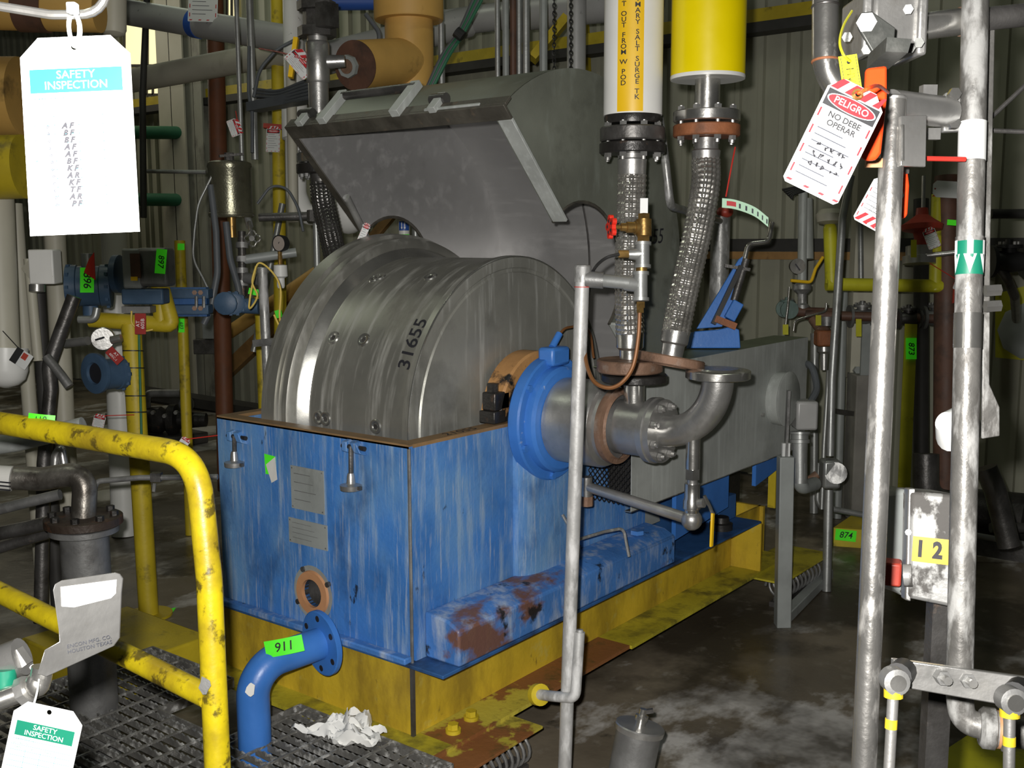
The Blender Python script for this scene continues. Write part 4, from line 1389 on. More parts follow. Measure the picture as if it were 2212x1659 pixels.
fnb = plane(at(193, 1386, BD-.001), at(228, 1378, BD+.014)-at(160, 1394, BD-.008), UP, .0004)
text('ENCON MFG. CO.', fnb, .0046, 'grey_print', br, 'stamped_text')
text('HOUSTON TEXAS', fnb, .0046, 'grey_print', br, 'stamped_text', dv=-.0068)
vl = T('ball_valve', 'small chromed valve fittings at the lower left edge', 'valve', at(40, 1500, 1.3))
MB().tube([at(-520, 1700, 1.2), at(60, 1490, 1.3)], .0125, 18).o('pipe', 'steel_bright', vl)
MB().tube([at(45, 1496, 1.3), at(62, 1488, 1.3)], .018, 8).o('hex_collar', 'steel', vl)
MB().sph(at(80, 1478, 1.3), .0155, 18).o('elbow', 'steel_bright', vl)
MB().tube(bend([at(62, 1488, 1.3), at(86, 1478, 1.3), at(92, 1440, 1.3)], .012), .013, 18).o('elbow_tube', 'steel_bright', vl)
MB().cyl(at(-10, 1440, 1.33), at(48, 1418, 1.33), .024, 20).o('valve_body', 'alu', vl)
MB().cyl(at(30, 1408, 1.33), at(52, 1440, 1.33), .012, 6).o('stem_nut', 'steel', vl)
MB().cyl(at(8, 1445, 1.31), at(8, 1492, 1.31), .015, 14).o('green_label_band', 'green_print', vl)
MB().tube([at(70, 1440, 1.32), at(86, 1462, 1.31), at(96, 1474, 1.31)], .004, 8).o('cotter', 'zip', vl)
MB().tube(spline([at(84, 1468, 1.28), at(80, 1495, 1.26), at(72, 1525, 1.25)]), .0012, 6).thing('tag_string', 'zip', 'thin white tie on the lower left tag', 'tie')

# ------------------------------------------------------------------ railing
RD = 2.0
rl = T('guard_rail', 'bright yellow pipe railing with rounded corner at left', 'railing', at(480, 1900, RD))
gp = at(442, 1010, RD)
RR = .0245
rt = [at(-160, 886, 2.30), at(395, 980, 2.02), at(470, 1000, 2.0), at(447, 1010, 2.0)]
rpts = bend([at(-900, 757, 3.62), at(-200, 880, 2.5), at(425, 985, RD), at(452, 1250, RD), at(470, 1659, RD)], .10, 10)
lastp = rpts[-1]
rpts.append(at(482, 1900, RD))
MB().tube(rpts, RR, 22).o('top_rail', 'yellow_rail', rl)
MB().tube([at(-770, 895, 3.6), at(-160, 1200, 2.5), at(450, 1505, RD)], .0225, 20).o('lower_rail', 'yellow_rail', rl)
for x, y, dx_, dy2 in ((303, 955, .012, .006), (366, 969, .006, .012), (213, 932, .01, .005), (443, 1481, .011, .016)):
    dd = 2.0 + (425-x)*.0008
    c = at(x, y, dd-RR-.0008)
    a_, b_, _ = frame(FW)
    MB().add([c+RT*math.cos(2*PI*k/9)*dx_*(1+.3*math.sin(3*k))+UP*math.sin(2*PI*k/9)*dy2*(1+.25*math.cos(2*k)) for k in range(9)], [tuple(range(9))]).o('paint_chip', 'steel_grey', rl)


def tape(label, tl, tr, bl, d, txt=None, rot=0., curl=0., flip=False):
    fn, w_, h_, ctr = tagframe(tl, tr, bl, d, d, d)
    t = T('tape_tag', label, 'tape', fn(0, -h_/2))
    m = MB()
    n_ = 6
    vs = []
    for i in range(n_+1):
        u = -w_/2+w_*i/n_
        k = -curl*(u/(w_/2))**2
        vs += [fn(u, -h_/2, k), fn(u, h_/2, k)]
    m.add(vs, [(2*i, 2*i+2, 2*i+3, 2*i+1) for i in range(n_)]).o('tape_strip', 'tape', t)
    if txt:
        H_ = (h_ if abs(math.sin(rot)) < .5 else w_)*.55
        text(txt, lambda u, v, e=0: fn(u, v, .001-curl*(u/(w_/2))**2), H_, 'ink', t, 'handwriting', rot=rot, shear=.15, bold=.01)
    return t


tape('green numbered tape stuck on the yellow top rail', (52, 893), (110, 899), (62, 914), 2.24, '110', .1, .008)
tape('green numbered tape 911 on the blue elbow pipe', (566, 1388), (648, 1372), (578, 1422), 3.325, '911', 0, .006)


def flattape(label, pts, z):
    m = MB()
    m.prism([onz(x, y, z+.002) for x, y in pts], (0, 0, -.001))
    return m.thing('tape_tag', 'tape', label, 'tape')


flattape('green tape lying on the floor beside the yellow kerb', [(330, 1336), (372, 1324), (380, 1312), (338, 1321)], .0)
flattape('crumpled green tape on the floor behind the railing post', [(334, 1386), (358, 1388), (360, 1360), (350, 1352), (332, 1360)], .0)

# ------------------------------------------------------------------ grating
GZ = .215
gr = T('floor_grating', 'dark serrated steel floor grating in front of the machine', 'grating', (-.8, .4, GZ))
gx0_, gx1_, gy0_, gy1_ = -1.45, -.115, -.27, 1.28
sm = MB()
N = int((gy1_-gy0_)/.014)
vs = []
for i in range(N+1):
    y = i*.014
    zt = 0 if i % 2 else -.005
    vs += [(-.0028, y, zt), (.0028, y, zt), (-.0028, y, -.024), (.0028, y, -.024)]
fs = []
for i in range(N):
    a, b = 4*i, 4*i+4
    fs += [(a, a+1, b+1, b), (a+1, a+3, b+3, b+1), (a, b, b+2, a+2)]
sm.add(vs, fs)
bars = {}


def gbar(x, y0, y1):
    n_ = max(2, int(round((y1-y0)/.014)))
    if n_ not in bars:
        m = MB()
        vs = []
        for i in range(n_+1):
            zt = 0 if i % 2 else -.005
            vs += [(-.0028, i*.014, zt), (.0028, i*.014, zt), (-.0028, i*.014, -.024), (.0028, i*.014, -.024)]
        fs = []
        for i in range(n_):
            a, b = 4*i, 4*i+4
            fs += [(a, a+1, b+1, b), (a+1, a+3, b+3, b+1), (a, b, b+2, a+2)]
        me = m.add(vs, fs).mesh('bearing_bar', V((0, 0, 0)))
        me.materials.append(MT('grate'))
        bars[n_] = me
    ob = bpy.data.objects.new('bearing_bar', bars[n_])
    COL.objects.link(ob)
    ob.parent = gr
    ob.location = V((x, y0, GZ))-BASE[gr]


x = gx0_
while x < gx1_:
    gbar(x, gy0_, .42 if x > -.42 else gy1_)
    if x > -.42 and x < -.42+.0:
        gbar(x, .75, gy1_)
    if x > -.42:
        gbar(x, .78, gy1_)
    x += .040
y = gy0_+.05
while y < gy1_:
    x1_ = gx1_ if (y < .42 or y > .78) else -.43
    MB().bar((gx0_, y, GZ-.004), (x1_, y, GZ-.004), .007, .007).o('cross_rod', 'grate', gr)
    y += .1
for a, b in (((gx0_, gy0_), (gx1_, gy0_)), ((gx1_, gy0_), (gx1_, .42)), ((gx1_, .42), (-.43, .42)), ((-.43, .42), (-.43, .78)), ((-.43, .78), (gx1_, .78)), ((gx1_, .78), (gx1_, gy1_)), ((gx1_, gy1_), (gx0_, gy1_))):
    MB().bar((*a, GZ-.018), (*b, GZ-.018), .006, .037).o('banding_bar', 'grate', gr)
for (x, y) in ((gx0_+.05, gy0_+.03), (gx0_+.05, gy1_-.03), (gx1_-.05, gy1_-.03), (gx1_-.06, gy0_+.035)):
    MB().bb((x-.03, y-.02, 0), (x+.03, y+.02, GZ-.036)).o('support_leg', 'steel_dark', gr)
kb2 = MB().bb((-.30, 1.34, 0), (.20, 1.95, .15)).thing('kerb_block', 'yellow_old', 'dirty yellow kerb block beyond the grating at left', 'kerb', bev=.012)
# blue disconnected elbow
be2 = T('blue_elbow', 'blue flanged elbow pipe rising through the grating', 'pipe', (-.38, .6, .0))
fc = onx(703, 1390, -.125)
fc = V((-.135, .285, .470))
e1 = at(560, 1425, 2.86)
e2 = at(522, 1520, 2.86)
p0 = fc
fd = (FW*.66+V((math.sin(YAW), -math.cos(YAW), 0))*.72+V((0, 0, .13))).normalized()
k0 = fc-fd*.25
pth = [fc]+[k0+fd*.10]+[k0+fd*(.10-.10*math.sin(PI/2*k/12))-fd*0+V((0, 0, -.10*(1-math.cos(PI/2*k/12)))) for k in range(1, 13)]
MB().tube(pth+[V((pth[-1].x, pth[-1].y, .02))], .052, 28).o('elbow', 'blue_clean', be2)
MB().lathe(fc-fd*.004, fd, [(0, .05), (0, .105), (.003, .109), (.017, .109), (.02, .106), (.02, .04)], 44).o('flange', 'blue_clean', be2)
a_, b_, _ = frame(fd)
for k in range(6):
    q = 2*PI*k/6+.5
    c = fc+(a_*math.cos(q)+b_*math.sin(q))*.085
    MB().cyl(c-fd*.0055, c-fd*.0035, .0105, 14).o('bolt_hole', 'ink', be2)
MB().add([at(541, 1490, 3.24)+RT*math.cos(k)*.012*(1+.5*math.sin(2.3*k))+UP*math.sin(k)*.022 for k in [2*PI*j/9 for j in range(9)]], [tuple(range(9))]).o('paint_chip', 'paper', be2)
# rag
rnd = random.Random(4)
rg = MB()
rc = onz(752, 1586, GZ+.002)
n_ = 26
vs = []
for i in range(n_+1):
    for j in range(n_+1):
        u, v = i/n_-.5, j/n_-.5
        fold = .016*math.sin(9*u+5*v+1)+.012*math.sin(17*v-8*u)+.010*math.sin(23*u+2)+.008*math.sin(31*(u+v))
        ed_ = max(0, 1-2.1*math.hypot(u, v))
        h = abs(fold)+.050*ed_
        sc = .105*(1+.25*math.sin(3*math.atan2(v, u)+.6))
        vs.append(rc+V((u*sc*1.55+.02*math.sin(9*v), v*sc*2.0+.02*math.sin(11*u), max(.001, h))))
rg.add(vs, [(i*(n_+1)+j, (i+1)*(n_+1)+j, (i+1)*(n_+1)+j+1, i*(n_+1)+j+1) for i in range(n_) for j in range(n_)])
rg.thing('rag', 'rag', 'crumpled white rag lying on the grating', 'rag')
# canister on the floor
cc = V((.235, -.71, 0))
cz = zof(cc.x, cc.y, 1562)
cn = T('canister', 'leaning grey steel canister with disc lid at the bottom edge', 'canister', cc)
ct = at(1383, 1566, depth((cc.x, cc.y, cz)))
cb = ct+V((-.10, -.02, -ct.z+.0))
cb = V((ct.x-.06, ct.y+.03, .03))
cx_ = (ct-cb).normalized()
MB().lathe(cb, cx_, [(0, .055), (0, .066), ((ct-cb).length-.02, .068), ((ct-cb).length-.018, .06)], 36).o('body', 'steel_grey', cn)
MB().lathe(ct, cx_, [(-.022, .06), (-.02, .074), (-.004, .076), (0, .073), (.001, .02)], 40).o('lid', 'steel', cn)
MB().lathe(ct, cx_, [(0, .016), (.012, .016), (.014, .02), (.03, .02), (.032, .011), (.05, .011)], 14).o('spigot', 'steel_bright', cn)
MB().bar(ct+cx_*.04, ct+cx_*.045+RT*.03, .012, .012).o('spigot_nut', 'steel_dark', cn)
# drain stub beside the skid
ds = T('drain_stub', 'short pale drain pipe with elbow beside the yellow skid flange', 'pipe', at(1190, 1530, 3.2))
MB().tube(bend([at(1163, 1500, 3.32), at(1195, 1504, 3.25), at(1243, 1508, 3.2), at(1252, 1365, 3.2)], .03), .0165, 14).o('pipe', 'pole_salt', ds)
MB().cyl(at(1252, 1405, 3.2), at(1252, 1360, 3.2), .011, 10).o('upper_tube', 'galv_pole', ds)
MB().cyl(at(1160, 1500, 3.33), at(1168, 1501, 3.31), .034, 20).o('flange', 'yellow_old', ds)
# ------------------------------------------------------------------ right foreground
PDR = 1.40
sp = T('support_pole', 'shiny upright steel pipe post in the right foreground', 'post', at(1840, 2250, PDR))
pt_, pu_ = at(1931, 218, 1.42), at(1866, 1659, 1.42)
MB().cyl(pu_+(pu_-pt_)*(pu_.z/(pt_.z-pu_.z)), pt_, .0163, 30).o('pole_tube', 'steel_pole', sp)
MB().lathe(pt_, pt_-pu_, [(0, .0163), (.003, .0168), (.006, .014)], 30).o('pole_rim', 'steel', sp)
pb_ = T('pipe_bracket', 'steel arm with square flange between the two right poles', 'bracket', at(1990, 300, 1.45))
MB().cyl(at(1922, 228, 1.43), at(2048, 243, 1.50), .0215, 24).o('arm_pipe', 'steel', pb_)
MB().prism([at(1946, 250, 1.40), at(2002, 248, 1.41), at(2000, 360, 1.41), at(1946, 358, 1.40)], FW*.006).o('gusset_plate', 'alu', pb_, .001)
MB().tube([at(1949, 270+k*11, 1.397-.001*(k % 2)) for k in range(8)], .0026, 6).o('weld_bead', 'steel_bright', pb_)
MB().prism([at(2042, 200, 1.50), at(2076, 194, 1.50), at(2076, 282, 1.50), at(2038, 284, 1.50)], FW*.012).o('square_flange', 'galv_pole', pb_, .002)
for x, y in ((2058, 206), (2056, 268)):
    c = at(x, y, 1.495)
    MB().cyl(c, c-FW*.010, .009, 6).o('bolt', 'steel_bright', pb_)
for x, y in ((2005, 197), (2012, 290)):
    MB().box(at(x, y, 1.5), (.016, .02, .016), Matrix.Rotation(YAW, 3, 'Z')).o('stud_nut', 'alu', pb_)
MB().bar(at(1870, 352, 1.41), at(1905, 352, 1.41), .006, .012).o('stop_tab', 'tan_ring', pb_)
# ball valve at the top with red lever, pipe to the right and stainless elbow
bv = T('lever_valve', 'bolted steel ball valve with red handle at the upper right', 'valve', at(1900, 130, 1.45))
MB().box(at(1920, 55, 1.5), (.08, .075, .085), Matrix.Rotation(YAW, 3, 'Z')).o('valve_body', 'alu', bv, .008)
for x in (1850, 1965):
    MB().box(at(x, 65, 1.5), (.10, .014, .085), Matrix.Rotation(YAW, 3, 'Z')).o('body_flange', 'steel', bv, .004)
for x, y in ((1872, 107), (1966, 104), (1962, 20), (1985, 92), (1830, 80)):
    MB().cyl(at(x, y, 1.43), at(x, y, 1.46), .007, 6).o('body_bolt', 'grey_near', bv)
lp = [(1852, 40), (1862, 26), (1884, 24), (1935, 60), (1930, 112), (1925, 128), (1890, 120), (1856, 62)]
MB().prism([at(x, y, 1.38) for x, y in lp], FW*.006).o('lever_plate', 'grey_near', bv, .0015)
MB().cyl(at(1872, 48, 1.375), at(1872, 48, 1.40), .013, 6).o('stem_nut', 'steel_grey', bv)
MB().cyl(at(1872, 48, 1.37), at(1872, 48, 1.376), .007, 12).o('stem_end', 'brass', bv)
MB().prism([at(x, y, 1.30) for x, y in ((1872, 146), (1918, 140), (1918, 210), (1905, 330), (1895, 345), (1872, 346), (1860, 335), (1866, 270))], FW*.010).o('red_handle', 'red_grip', bv, .004)
MB().prism([at(x, y, 1.38) for x, y in ((1875, 118), (1926, 122), (1918, 150), (1872, 148))], FW*-.07).o('lever_neck', 'grey_near', bv)
r2 = T('second_red_lever', 'orange red lever grip behind the shiny post', 'lever', at(1955, 474, 1.52))
MB().prism([at(x, y, 1.52) for x, y in ((1944, 365), (1962, 365), (1966, 400), (1962, 465), (1952, 474), (1945, 462))], FW*.010).o('grip', 'red_grip', r2, .004)
MB().bar(at(1954, 372, 1.525), at(1962, 240, 1.465), .008, .012, FW).o('lever_arm', 'steel_dark', r2)
pp1 = T('process_pipe', 'dark steel pipe running from the valve to the right edge', 'pipe', at(2090, 60, 1.55))
MB().cyl(at(1970, 60, 1.52), at(2090, 45, 1.53), .019, 22).o('bright_stub', 'steel_bright', pp1)
MB().cyl(at(2088, 45, 1.53), at(2700, -16, 1.6), .0165, 22).o('dark_run', 'steel_dark', pp1)
MB().torus(at(2075, 47, 1.53), at(2260, 28, 1.55)-at(1970, 60, 1.52), .0185, .0025, 24).o('weld_ring', 'rusty', pp1)
se = T('stainless_elbow', 'heat tinted stainless elbow pipe at the upper right', 'pipe', at(1780, 200, 1.75))
MB().tube(bend([at(1783, -500, 1.75), at(1783, 160, 1.75), at(1850, 235, 1.75), at(1890, 245, 1.8)], .09, 12), .0215, 26).o('elbow', 'steel_bright', se)
for y in (14, 132):
    MB().torus(at(1783, y, 1.75), UP, .0212, .0022, 26).o('weld_ring', 'rust_orange' if y > 100 else 'steel_dark', se)
# yellow tag and its tie
yt = T('valve_number_tag', 'yellow engraved HV tag on a yellow tie below the valve', 'tag', at(1838, 165, 1.22))
fny, wy, hy2, _ = tagframe((1818, 122), (1858, 116), (1816, 205), 1.22, 1.22, 1.22)
card(fny, [(-wy/2, -hy2/2), (wy/2, -hy2/2), (wy/2, hy2/2), (-wy/2, hy2/2)], .001, (0, hy2*.32, .0022)).o('tag_sheet', 'yellow_green', yt)
m = MB()
for q in (-1, 1):
    m.quad(fny(q*wy*.40-.0003, -hy2*.46, .001), fny(q*wy*.40+.0003, -hy2*.46, .001), fny(q*wy*.40+.0003, hy2*.46, .001), fny(q*wy*.40-.0003, hy2*.46, .001))
m.o('border_line', 'ink', yt)
text('HV', fny, .009, 'ink', yt, rot=-PI/2, dv=-hy2*.02)
MB().tube(spline([at(1840, 24, 1.30), at(1822, 55, 1.26), at(1814, 90, 1.22), at(1822, 118, 1.205), at(1836, 132, 1.215)]), .0016, 6).o('tie', 'yellow_green', yt)
# PELIGRO tag
pt, fp, wp_, hp_ = danger_tag('large white PELIGRO danger tag hanging at upper right', (1800, 158), (1918, 216), (1690, 388), 1.15, 1.15, 1.15, fine=True)
MB().tube(spline([fp(0, hp_*.44), at(1878, 190, 1.14), at(1898, 186, 1.2), at(1918, 200, 1.32)]), .0022, 8).o('red_cord', 'red_grip', pt)
t5, f5, w5, h5 = danger_tag('half hidden red striped tag behind the shiny post', (1895, 372), (1960, 408), (1842, 472), 1.52, 1.52, 1.52, stripes_top=False, under=('AL', 'QUITE', 'TARJETA', 'ADVERT'), hang=(1953, 372, 1.52))
# second pole with arrow label
P2 = 1.50
s2_ = T('conduit_pole', 'mottled galvanised pole with green arrow band at right', 'pole', at(2072, 1540, P2))
pA, pB = at(2108, -40, P2), at(2072, 1490, P2)
pT = pA+(pA-pB)*.55
MB().tube(bend([pT, pB, at(2078, 1560, P2), at(2160, 1575, P2-.02)], .05, 10), .0183, 30).o('pole_tube', 'pole_mottled', s2_)
ax2 = (pA-pB).normalized()


def onpole(py):
    k = (py+40)/1530
    return pA.lerp(pB, k)


def poleband(y0, y1, nm, mt, dr_=.0006):
    a, b = onpole(y0), onpole(y1)
    return MB().cyl(a, b, .0183+dr_, 30).o(nm, mt, s2_)


poleband(520, 594, 'arrow_band', 'green_print')
poleband(512, 522, 'clear_band', 'pole_mottled', .001)
poleband(264, 348, 'white_patch', 'tag_white')
poleband(676, 752, 'foil_band', 'steel_bright', .0008)


def wrap2(c, R, axis, turn=0):
    n_ = (CAM-c)
    n_ = (n_-axis*n_.dot(axis)).normalized()
    s_ = axis.cross(n_)

    def fn(u, v, k=0):
        q = u/R+turn
        return c+(n_*math.cos(q)+s_*math.sin(q))*(R+k)+axis*v
    return fn


fa = wrap2(onpole(557), .0197, ax2, .05)
for du in (-.0235, 0, .0235):
    m = MB()
    pl_ = [(-.004, .024), (.004, .024), (.004, .004), (.009, .004), (0, -.023), (-.009, .004), (-.004, .004)]
    m.add([fa(u+du, v) for u, v in pl_], [(0, 1, 2, 6), (6, 2, 3), (6, 3, 4), (6, 4, 5)])
    m.o('arrow', 'white_print', s2_)
MB().prism([at(x, y, 1.545) for x, y in ((2132, 60), (2150, 60), (2140, 520), (2138, 830), (2160, 880), (2160, 942), (2122, 948), (2122, 500))], FW*.006).thing('flat_strip', 'pole_mottled', 'long flat bracket strip beside the mottled pole', 'strip', bev=.0015)
for y in (628, 662):
    MB().cyl(at(2128, y, 1.53), at(2160, y-2, 1.53), .009, 6).thing('strip_nut', 'steel_bright', 'upper bright nut on the flat bracket strip' if y < 640 else 'lower bright nut on the flat bracket strip', 'nut')
MB().lathe(at(2066, 925, 1.62), at(2020, 900, 1.6)-at(2066, 925, 1.62), [(-.02, .03), (.0, .038), (.03, .015)], 20).thing('white_cone', 'tag_white', 'small white cone fitting behind the mottled pole', 'fitting')
MB().tube(bend([at(2230, 170, 1.6), at(2132, 262, 1.6), at(2140, 282, 1.6), at(2240, 286, 1.6)], .01), .0035, 10).thing('wire_bracket', 'steel_dark', 'thin bent wire bracket at the upper right edge', 'bracket')
un = T('pipe_union', 'pale pipe elbow union at the foot of the mottled pole', 'fitting', at(2150, 1590, 1.47))
ua, ub_ = at(2115, 1570, 1.49), at(2700, 1650, 1.40)
ud = (ub_-ua).normalized()
L_ = (ub_-ua).length
MB().lathe(ua, ud, [(0, .024), (.005, .029), (.02, .029), (.022, .025), (.028, .025), (.03, .029), (.04, .029), (.042, .022), (L_, .022)], 28).o('union_body', 'pole_mottled', un)
MB().lathe(ua, ud, [(.0235, .0262), (.027, .0262)], 28).o('orange_ring', 'tan_ring', un)
# junction box 120
jb = T('junction_box', 'worn white metal box with yellow 120 label behind the poles', 'box', at(2020, 1320, 1.78))
JB = 1.78
Rz = Matrix.Rotation(YAW-.35, 3, 'Z')
f0 = [at(1968, 1062, JB), at(2085, 1070, JB-.03), at(2085, 1318, JB-.03), at(1962, 1292, JB)]
MB().prism(f0, FW*.10+RT*-.015).o('box_cover', 'box_worn', jb, .006)
MB().prism([at(1920, 1062, JB+.05), at(1970, 1056, JB+.01), at(1962, 1298, JB+.01), at(1918, 1262, JB+.05)], FW*.08).o('box_side', 'grey_paint', jb, .008)
MB().prism([at(1962, 1055, JB+.005), at(1978, 1055, JB+.0), at(1968, 1300, JB+.0), at(1955, 1296, JB+.005)], FW*.02).o('flange_edge', 'steel', jb, .002)
MB().prism([at(2098, 1020, JB-.02), at(2112, 1030, JB-.02), at(2100, 1290, JB-.02), at(2084, 1300, JB-.02)], FW*.04).o('back_plate', 'box_worn', jb, .003)
fj = plane(at(2021, 1190, JB-.016), at(2085, 1195, JB-.03)-at(1968, 1182, JB), UP, .0016)
MB().prism([fj(-.036, -.021), fj(.05, -.021), fj(.05, .021), fj(-.036, .021)], FW*.0006).o('number_label', 'yellow_label', jb)
for ch, u in (('1', -.024), ('2', .003), ('0', .034)):
    text(ch, sub(fj, .0012), .026, 'ink', jb, 'digit', bold=.05, du=u, sx=.8)
MB().box(at(1928, 1236, JB-.0), (.035, .028, .04), Rz).o('red_fitting', 'red_dull', jb, .004)
MB().cyl(at(1952, 1243, JB), at(1970, 1243, JB-.005), .019, 18).o('conduit_hub', 'box_worn', jb)
for y in (1150, 1230):
    MB().cyl(at(1962, y, JB-.005), at(1962, y, JB+.01), .005, 8).o('cover_screw', 'steel', jb)
MB().bar(at(2040, 1180, JB+.03), V((*at(2040, 1180, JB+.03).xy, 0)), .04, .03, FW).o('stand_post', 'steel_dark', jb)
# link bar with two rods
lb_ = T('link_bar', 'bolted flat steel bar with two hanging rods at lower right', 'bar', at(2070, 1480, 1.34))
MB().prism([at(1930, 1424, 1.34), at(2250, 1468, 1.30), at(2250, 1538, 1.30), at(1930, 1482, 1.34)], FW*.010).o('bar', 'alu', lb_, .0015)
for x, y in ((2040, 1466), (2094, 1472)):
    c = at(x, y, 1.315)
    MB().cyl(c, c+FW*.02, .0095, 6).o('nut', 'steel_grey', lb_)
    MB().cyl(c-FW*.012, c, .0055, 10).o('stud', 'steel', lb_)
for (x, y, d, xe, ye) in ((1930, 1470, 1.29, 1885, 2300), (2181, 1512, 1.25, 2172, 2300)):
    rd = MB().tube([at(x, y+20, d), at(xe, ye, d)], .0068, 12).o('rod', 'steel', lb_)
    c = at(x+2, y, d)
    MB().lathe(c-FW*.012, FW, [(0, .010), (.002, .016), (.022, .016), (.024, .010)], 20).o('rod_end', 'steel_grey', rd)
    MB().cyl(c-FW*.014, c-FW*.010, .010, 16).o('rod_ball', 'steel_bright', rd)
    MB().cyl(at(x, y+14, d), at(x, y+36, d), .0115, 12).o('rod_neck', 'yellow_old', rd)
    MB().tube([at(x+(xe-x)*.10, y+(ye-y)*.10, d), at(x+(xe-x)*.125, y+(ye-y)*.125, d)], .0074, 12).o('yellow_paint_band', 'yellow_old', rd)
    MB().cyl(at(x+10, y-10, d+.02), at(x+22, y-22, d+.05), .016, 14).o('pivot_boss', 'rubber', rd)
MB().prism([onz(1880, 1760, .04), onz(2010, 1640, .04), onz(2115, 1572, .04), onz(2330, 1600, .04), onz(2330, 1760, .04)], (0, 0, -.04)).thing('floor_plate', 'yellow_green', 'flat yellow floor plate in the lower right corner', 'plate')
# grey strut post with conduit fittings
gp_ = onz(1690, 1352, 0)
st = T('strut_post', 'grey strut post with floor leg right of the skid', 'post', gp_)
tp = V((gp_.x, gp_.y, zof(gp_.x, gp_.y, 985)))
tp.x, tp.y = at(1697, 985, depth(tp)).xy
dpp = depth(gp_)
m = MB()
MB().bar(gp_, tp, .066, .066, FW).o('upright', 'grey_paint', st, .004)
MB().bar(gp_+V((0, 0, .03)), V((2.93, -.26, .03)), .05, .05).o('floor_leg', 'grey_paint', st, .004)
MB().bar(tp, tp+V((0, 0, .06)), .035, .02, FW).o('top_stub', 'tag_white', st)
MB().bar(tp+V((.0, 0, -.02)), tp+V((.01, 0, .30)), .012, .03, FW).o('flat_strip', 'steel_grey', st)
cf = T('conduit_run', 'upright grey conduit with junction fittings behind the strut post', 'conduit', at(1780, 1250, 5.6))
CD = 5.43
MB().cyl(V((*at(1785, 1290, CD).xy, 0)), at(1790, 1058, CD), .0232, 14).o('lower_conduit', 'conduit', cf)
MB().box(at(1792, 1022, CD), (.0976, .0915, .1464), Matrix.Rotation(YAW, 3, 'Z')).o('conduit_body', 'conduit', cf, .0146)
MB().cyl(at(1806, 1022, CD-.061), at(1806, 1022, CD-.0366), .0549, 18).o('body_cover', 'galv_pole', cf)
MB().tube([at(1793, 985, CD), at(1797, 820, CD), at(1820, 470, CD), at(1838, 380, CD)], .0207, 14).o('upper_conduit', 'conduit', cf)
MB().tube([at(1765, 1025, CD), at(1738, 1045, CD)], .022, 12).o('side_nipple', 'rusty', cf)
lj = T('grey_junction_head', 'light grey conduit head box beside the round guard cap', 'box', at(1735, 940, 5.12))
MB().box(at(1738, 895, 5.12), (.1098, .1037, .1403), Matrix.Rotation(YAW, 3, 'Z')).o('head_box', 'grey_pipe', lj, .0122)
MB().lathe(at(1728, 932, 5.12), UP*-1, [(0, .0488), (.0122, .0488), (.0146, .0403), (.0366, .0403), (.039, .0464), (.0549, .0464), (.0573, .0366), (.1464, .0342), (.25, .0342)], 20).o('gland', 'conduit', lj)
MB().tube(bend([at(1728, 1000, 5.12), at(1728, 1055, 5.12), at(1760, 1045, 5.25)], .0488), .0342, 14).o('conduit_elbow', 'grey_paint', lj)
MB().tube(spline([at(1750, 870, 5.12), at(1764, 840, 5.18), at(1757, 800, 5.25), at(1745, 786, 5.3), at(1735, 800, 5.37)]), .0171, 10).o('flex_conduit', 'hose_grey', lj)
pipe([(1775, 1100, 5.7), (1780, 960, 5.7), (1790, 800, 5.7)], 5.7, .0122, 'thin_rod', 'conduit', 'thin grey rod beside the upright conduit', 'rod', rad=0)
kz = onz(1850, 1170, .08)
bx_ = T('yellow_box', 'low yellow floor block marked with green tape 874', 'block', (kz.x, kz.y, 0))
A_f = onz(1803, 1168, .0)
MB().prism([onz(1800, 1140, .11), onz(1900, 1147, .11), onz(1905, 1110, .11), onz(1838, 1114, .11)], (0, 0, -.11)).o('block', 'yellow_old', bx_)
tape('green tape numbered 874 on the low yellow floor block', (1805, 1142), (1850, 1147), (1804, 1166), depth(onz(1805, 1140, .11))-.06, '874', 0)
# ------------------------------------------------------------------ left background
RZ = Matrix.Rotation(YAW, 3, 'Z')
FH = V((math.cos(YAW), math.sin(YAW), 0))
RH = V((math.sin(YAW), -math.cos(YAW), 0))


def down(p, z=0.):
    p = V(p)
    return V((p.x, p.y, z))


def upr(x, ytop, ybot, d, r, name, mat, label, cat='pipe', x2=None, seg=16, floor=False, group=None):
    a = at(x, ytop, d)
    if ytop < 0:
        a.z = 3.64
    b = down(a) if floor else V((a.x, a.y, zof(a.x, a.y, ybot)))
    if x2 is not None and not floor:
        b = V((a.x, a.y, zof(a.x, a.y, ybot))) if ytop < 0 else at(x2, ybot, d)
    return MB().cyl(b, a, r, seg).thing(name, mat, label, cat, group)


def rod(px, d, r, name, mat, label, cat='pipe', rad=.1, seg=14, group=None):
    return pipe(px, d, r, name, mat, label, cat, None, rad, seg, group)


# overhead pipes
def banded(label, a, b, r, mat, bands=(), name='overhead_pipe'):
    t = T(name, label, 'pipe', (a+b)/2-V((0, 0, r)))
    MB().cyl(a, b, r, 28).o('pipe_run', mat, t)
    d = (b-a).normalized()
    for k, w_, mt, nm in bands:
        p = a.lerp(b, k)
        MB().cyl(p-d*w_/2, p+d*w_/2, r+.006, 28).o(nm, mt, t)
    return t


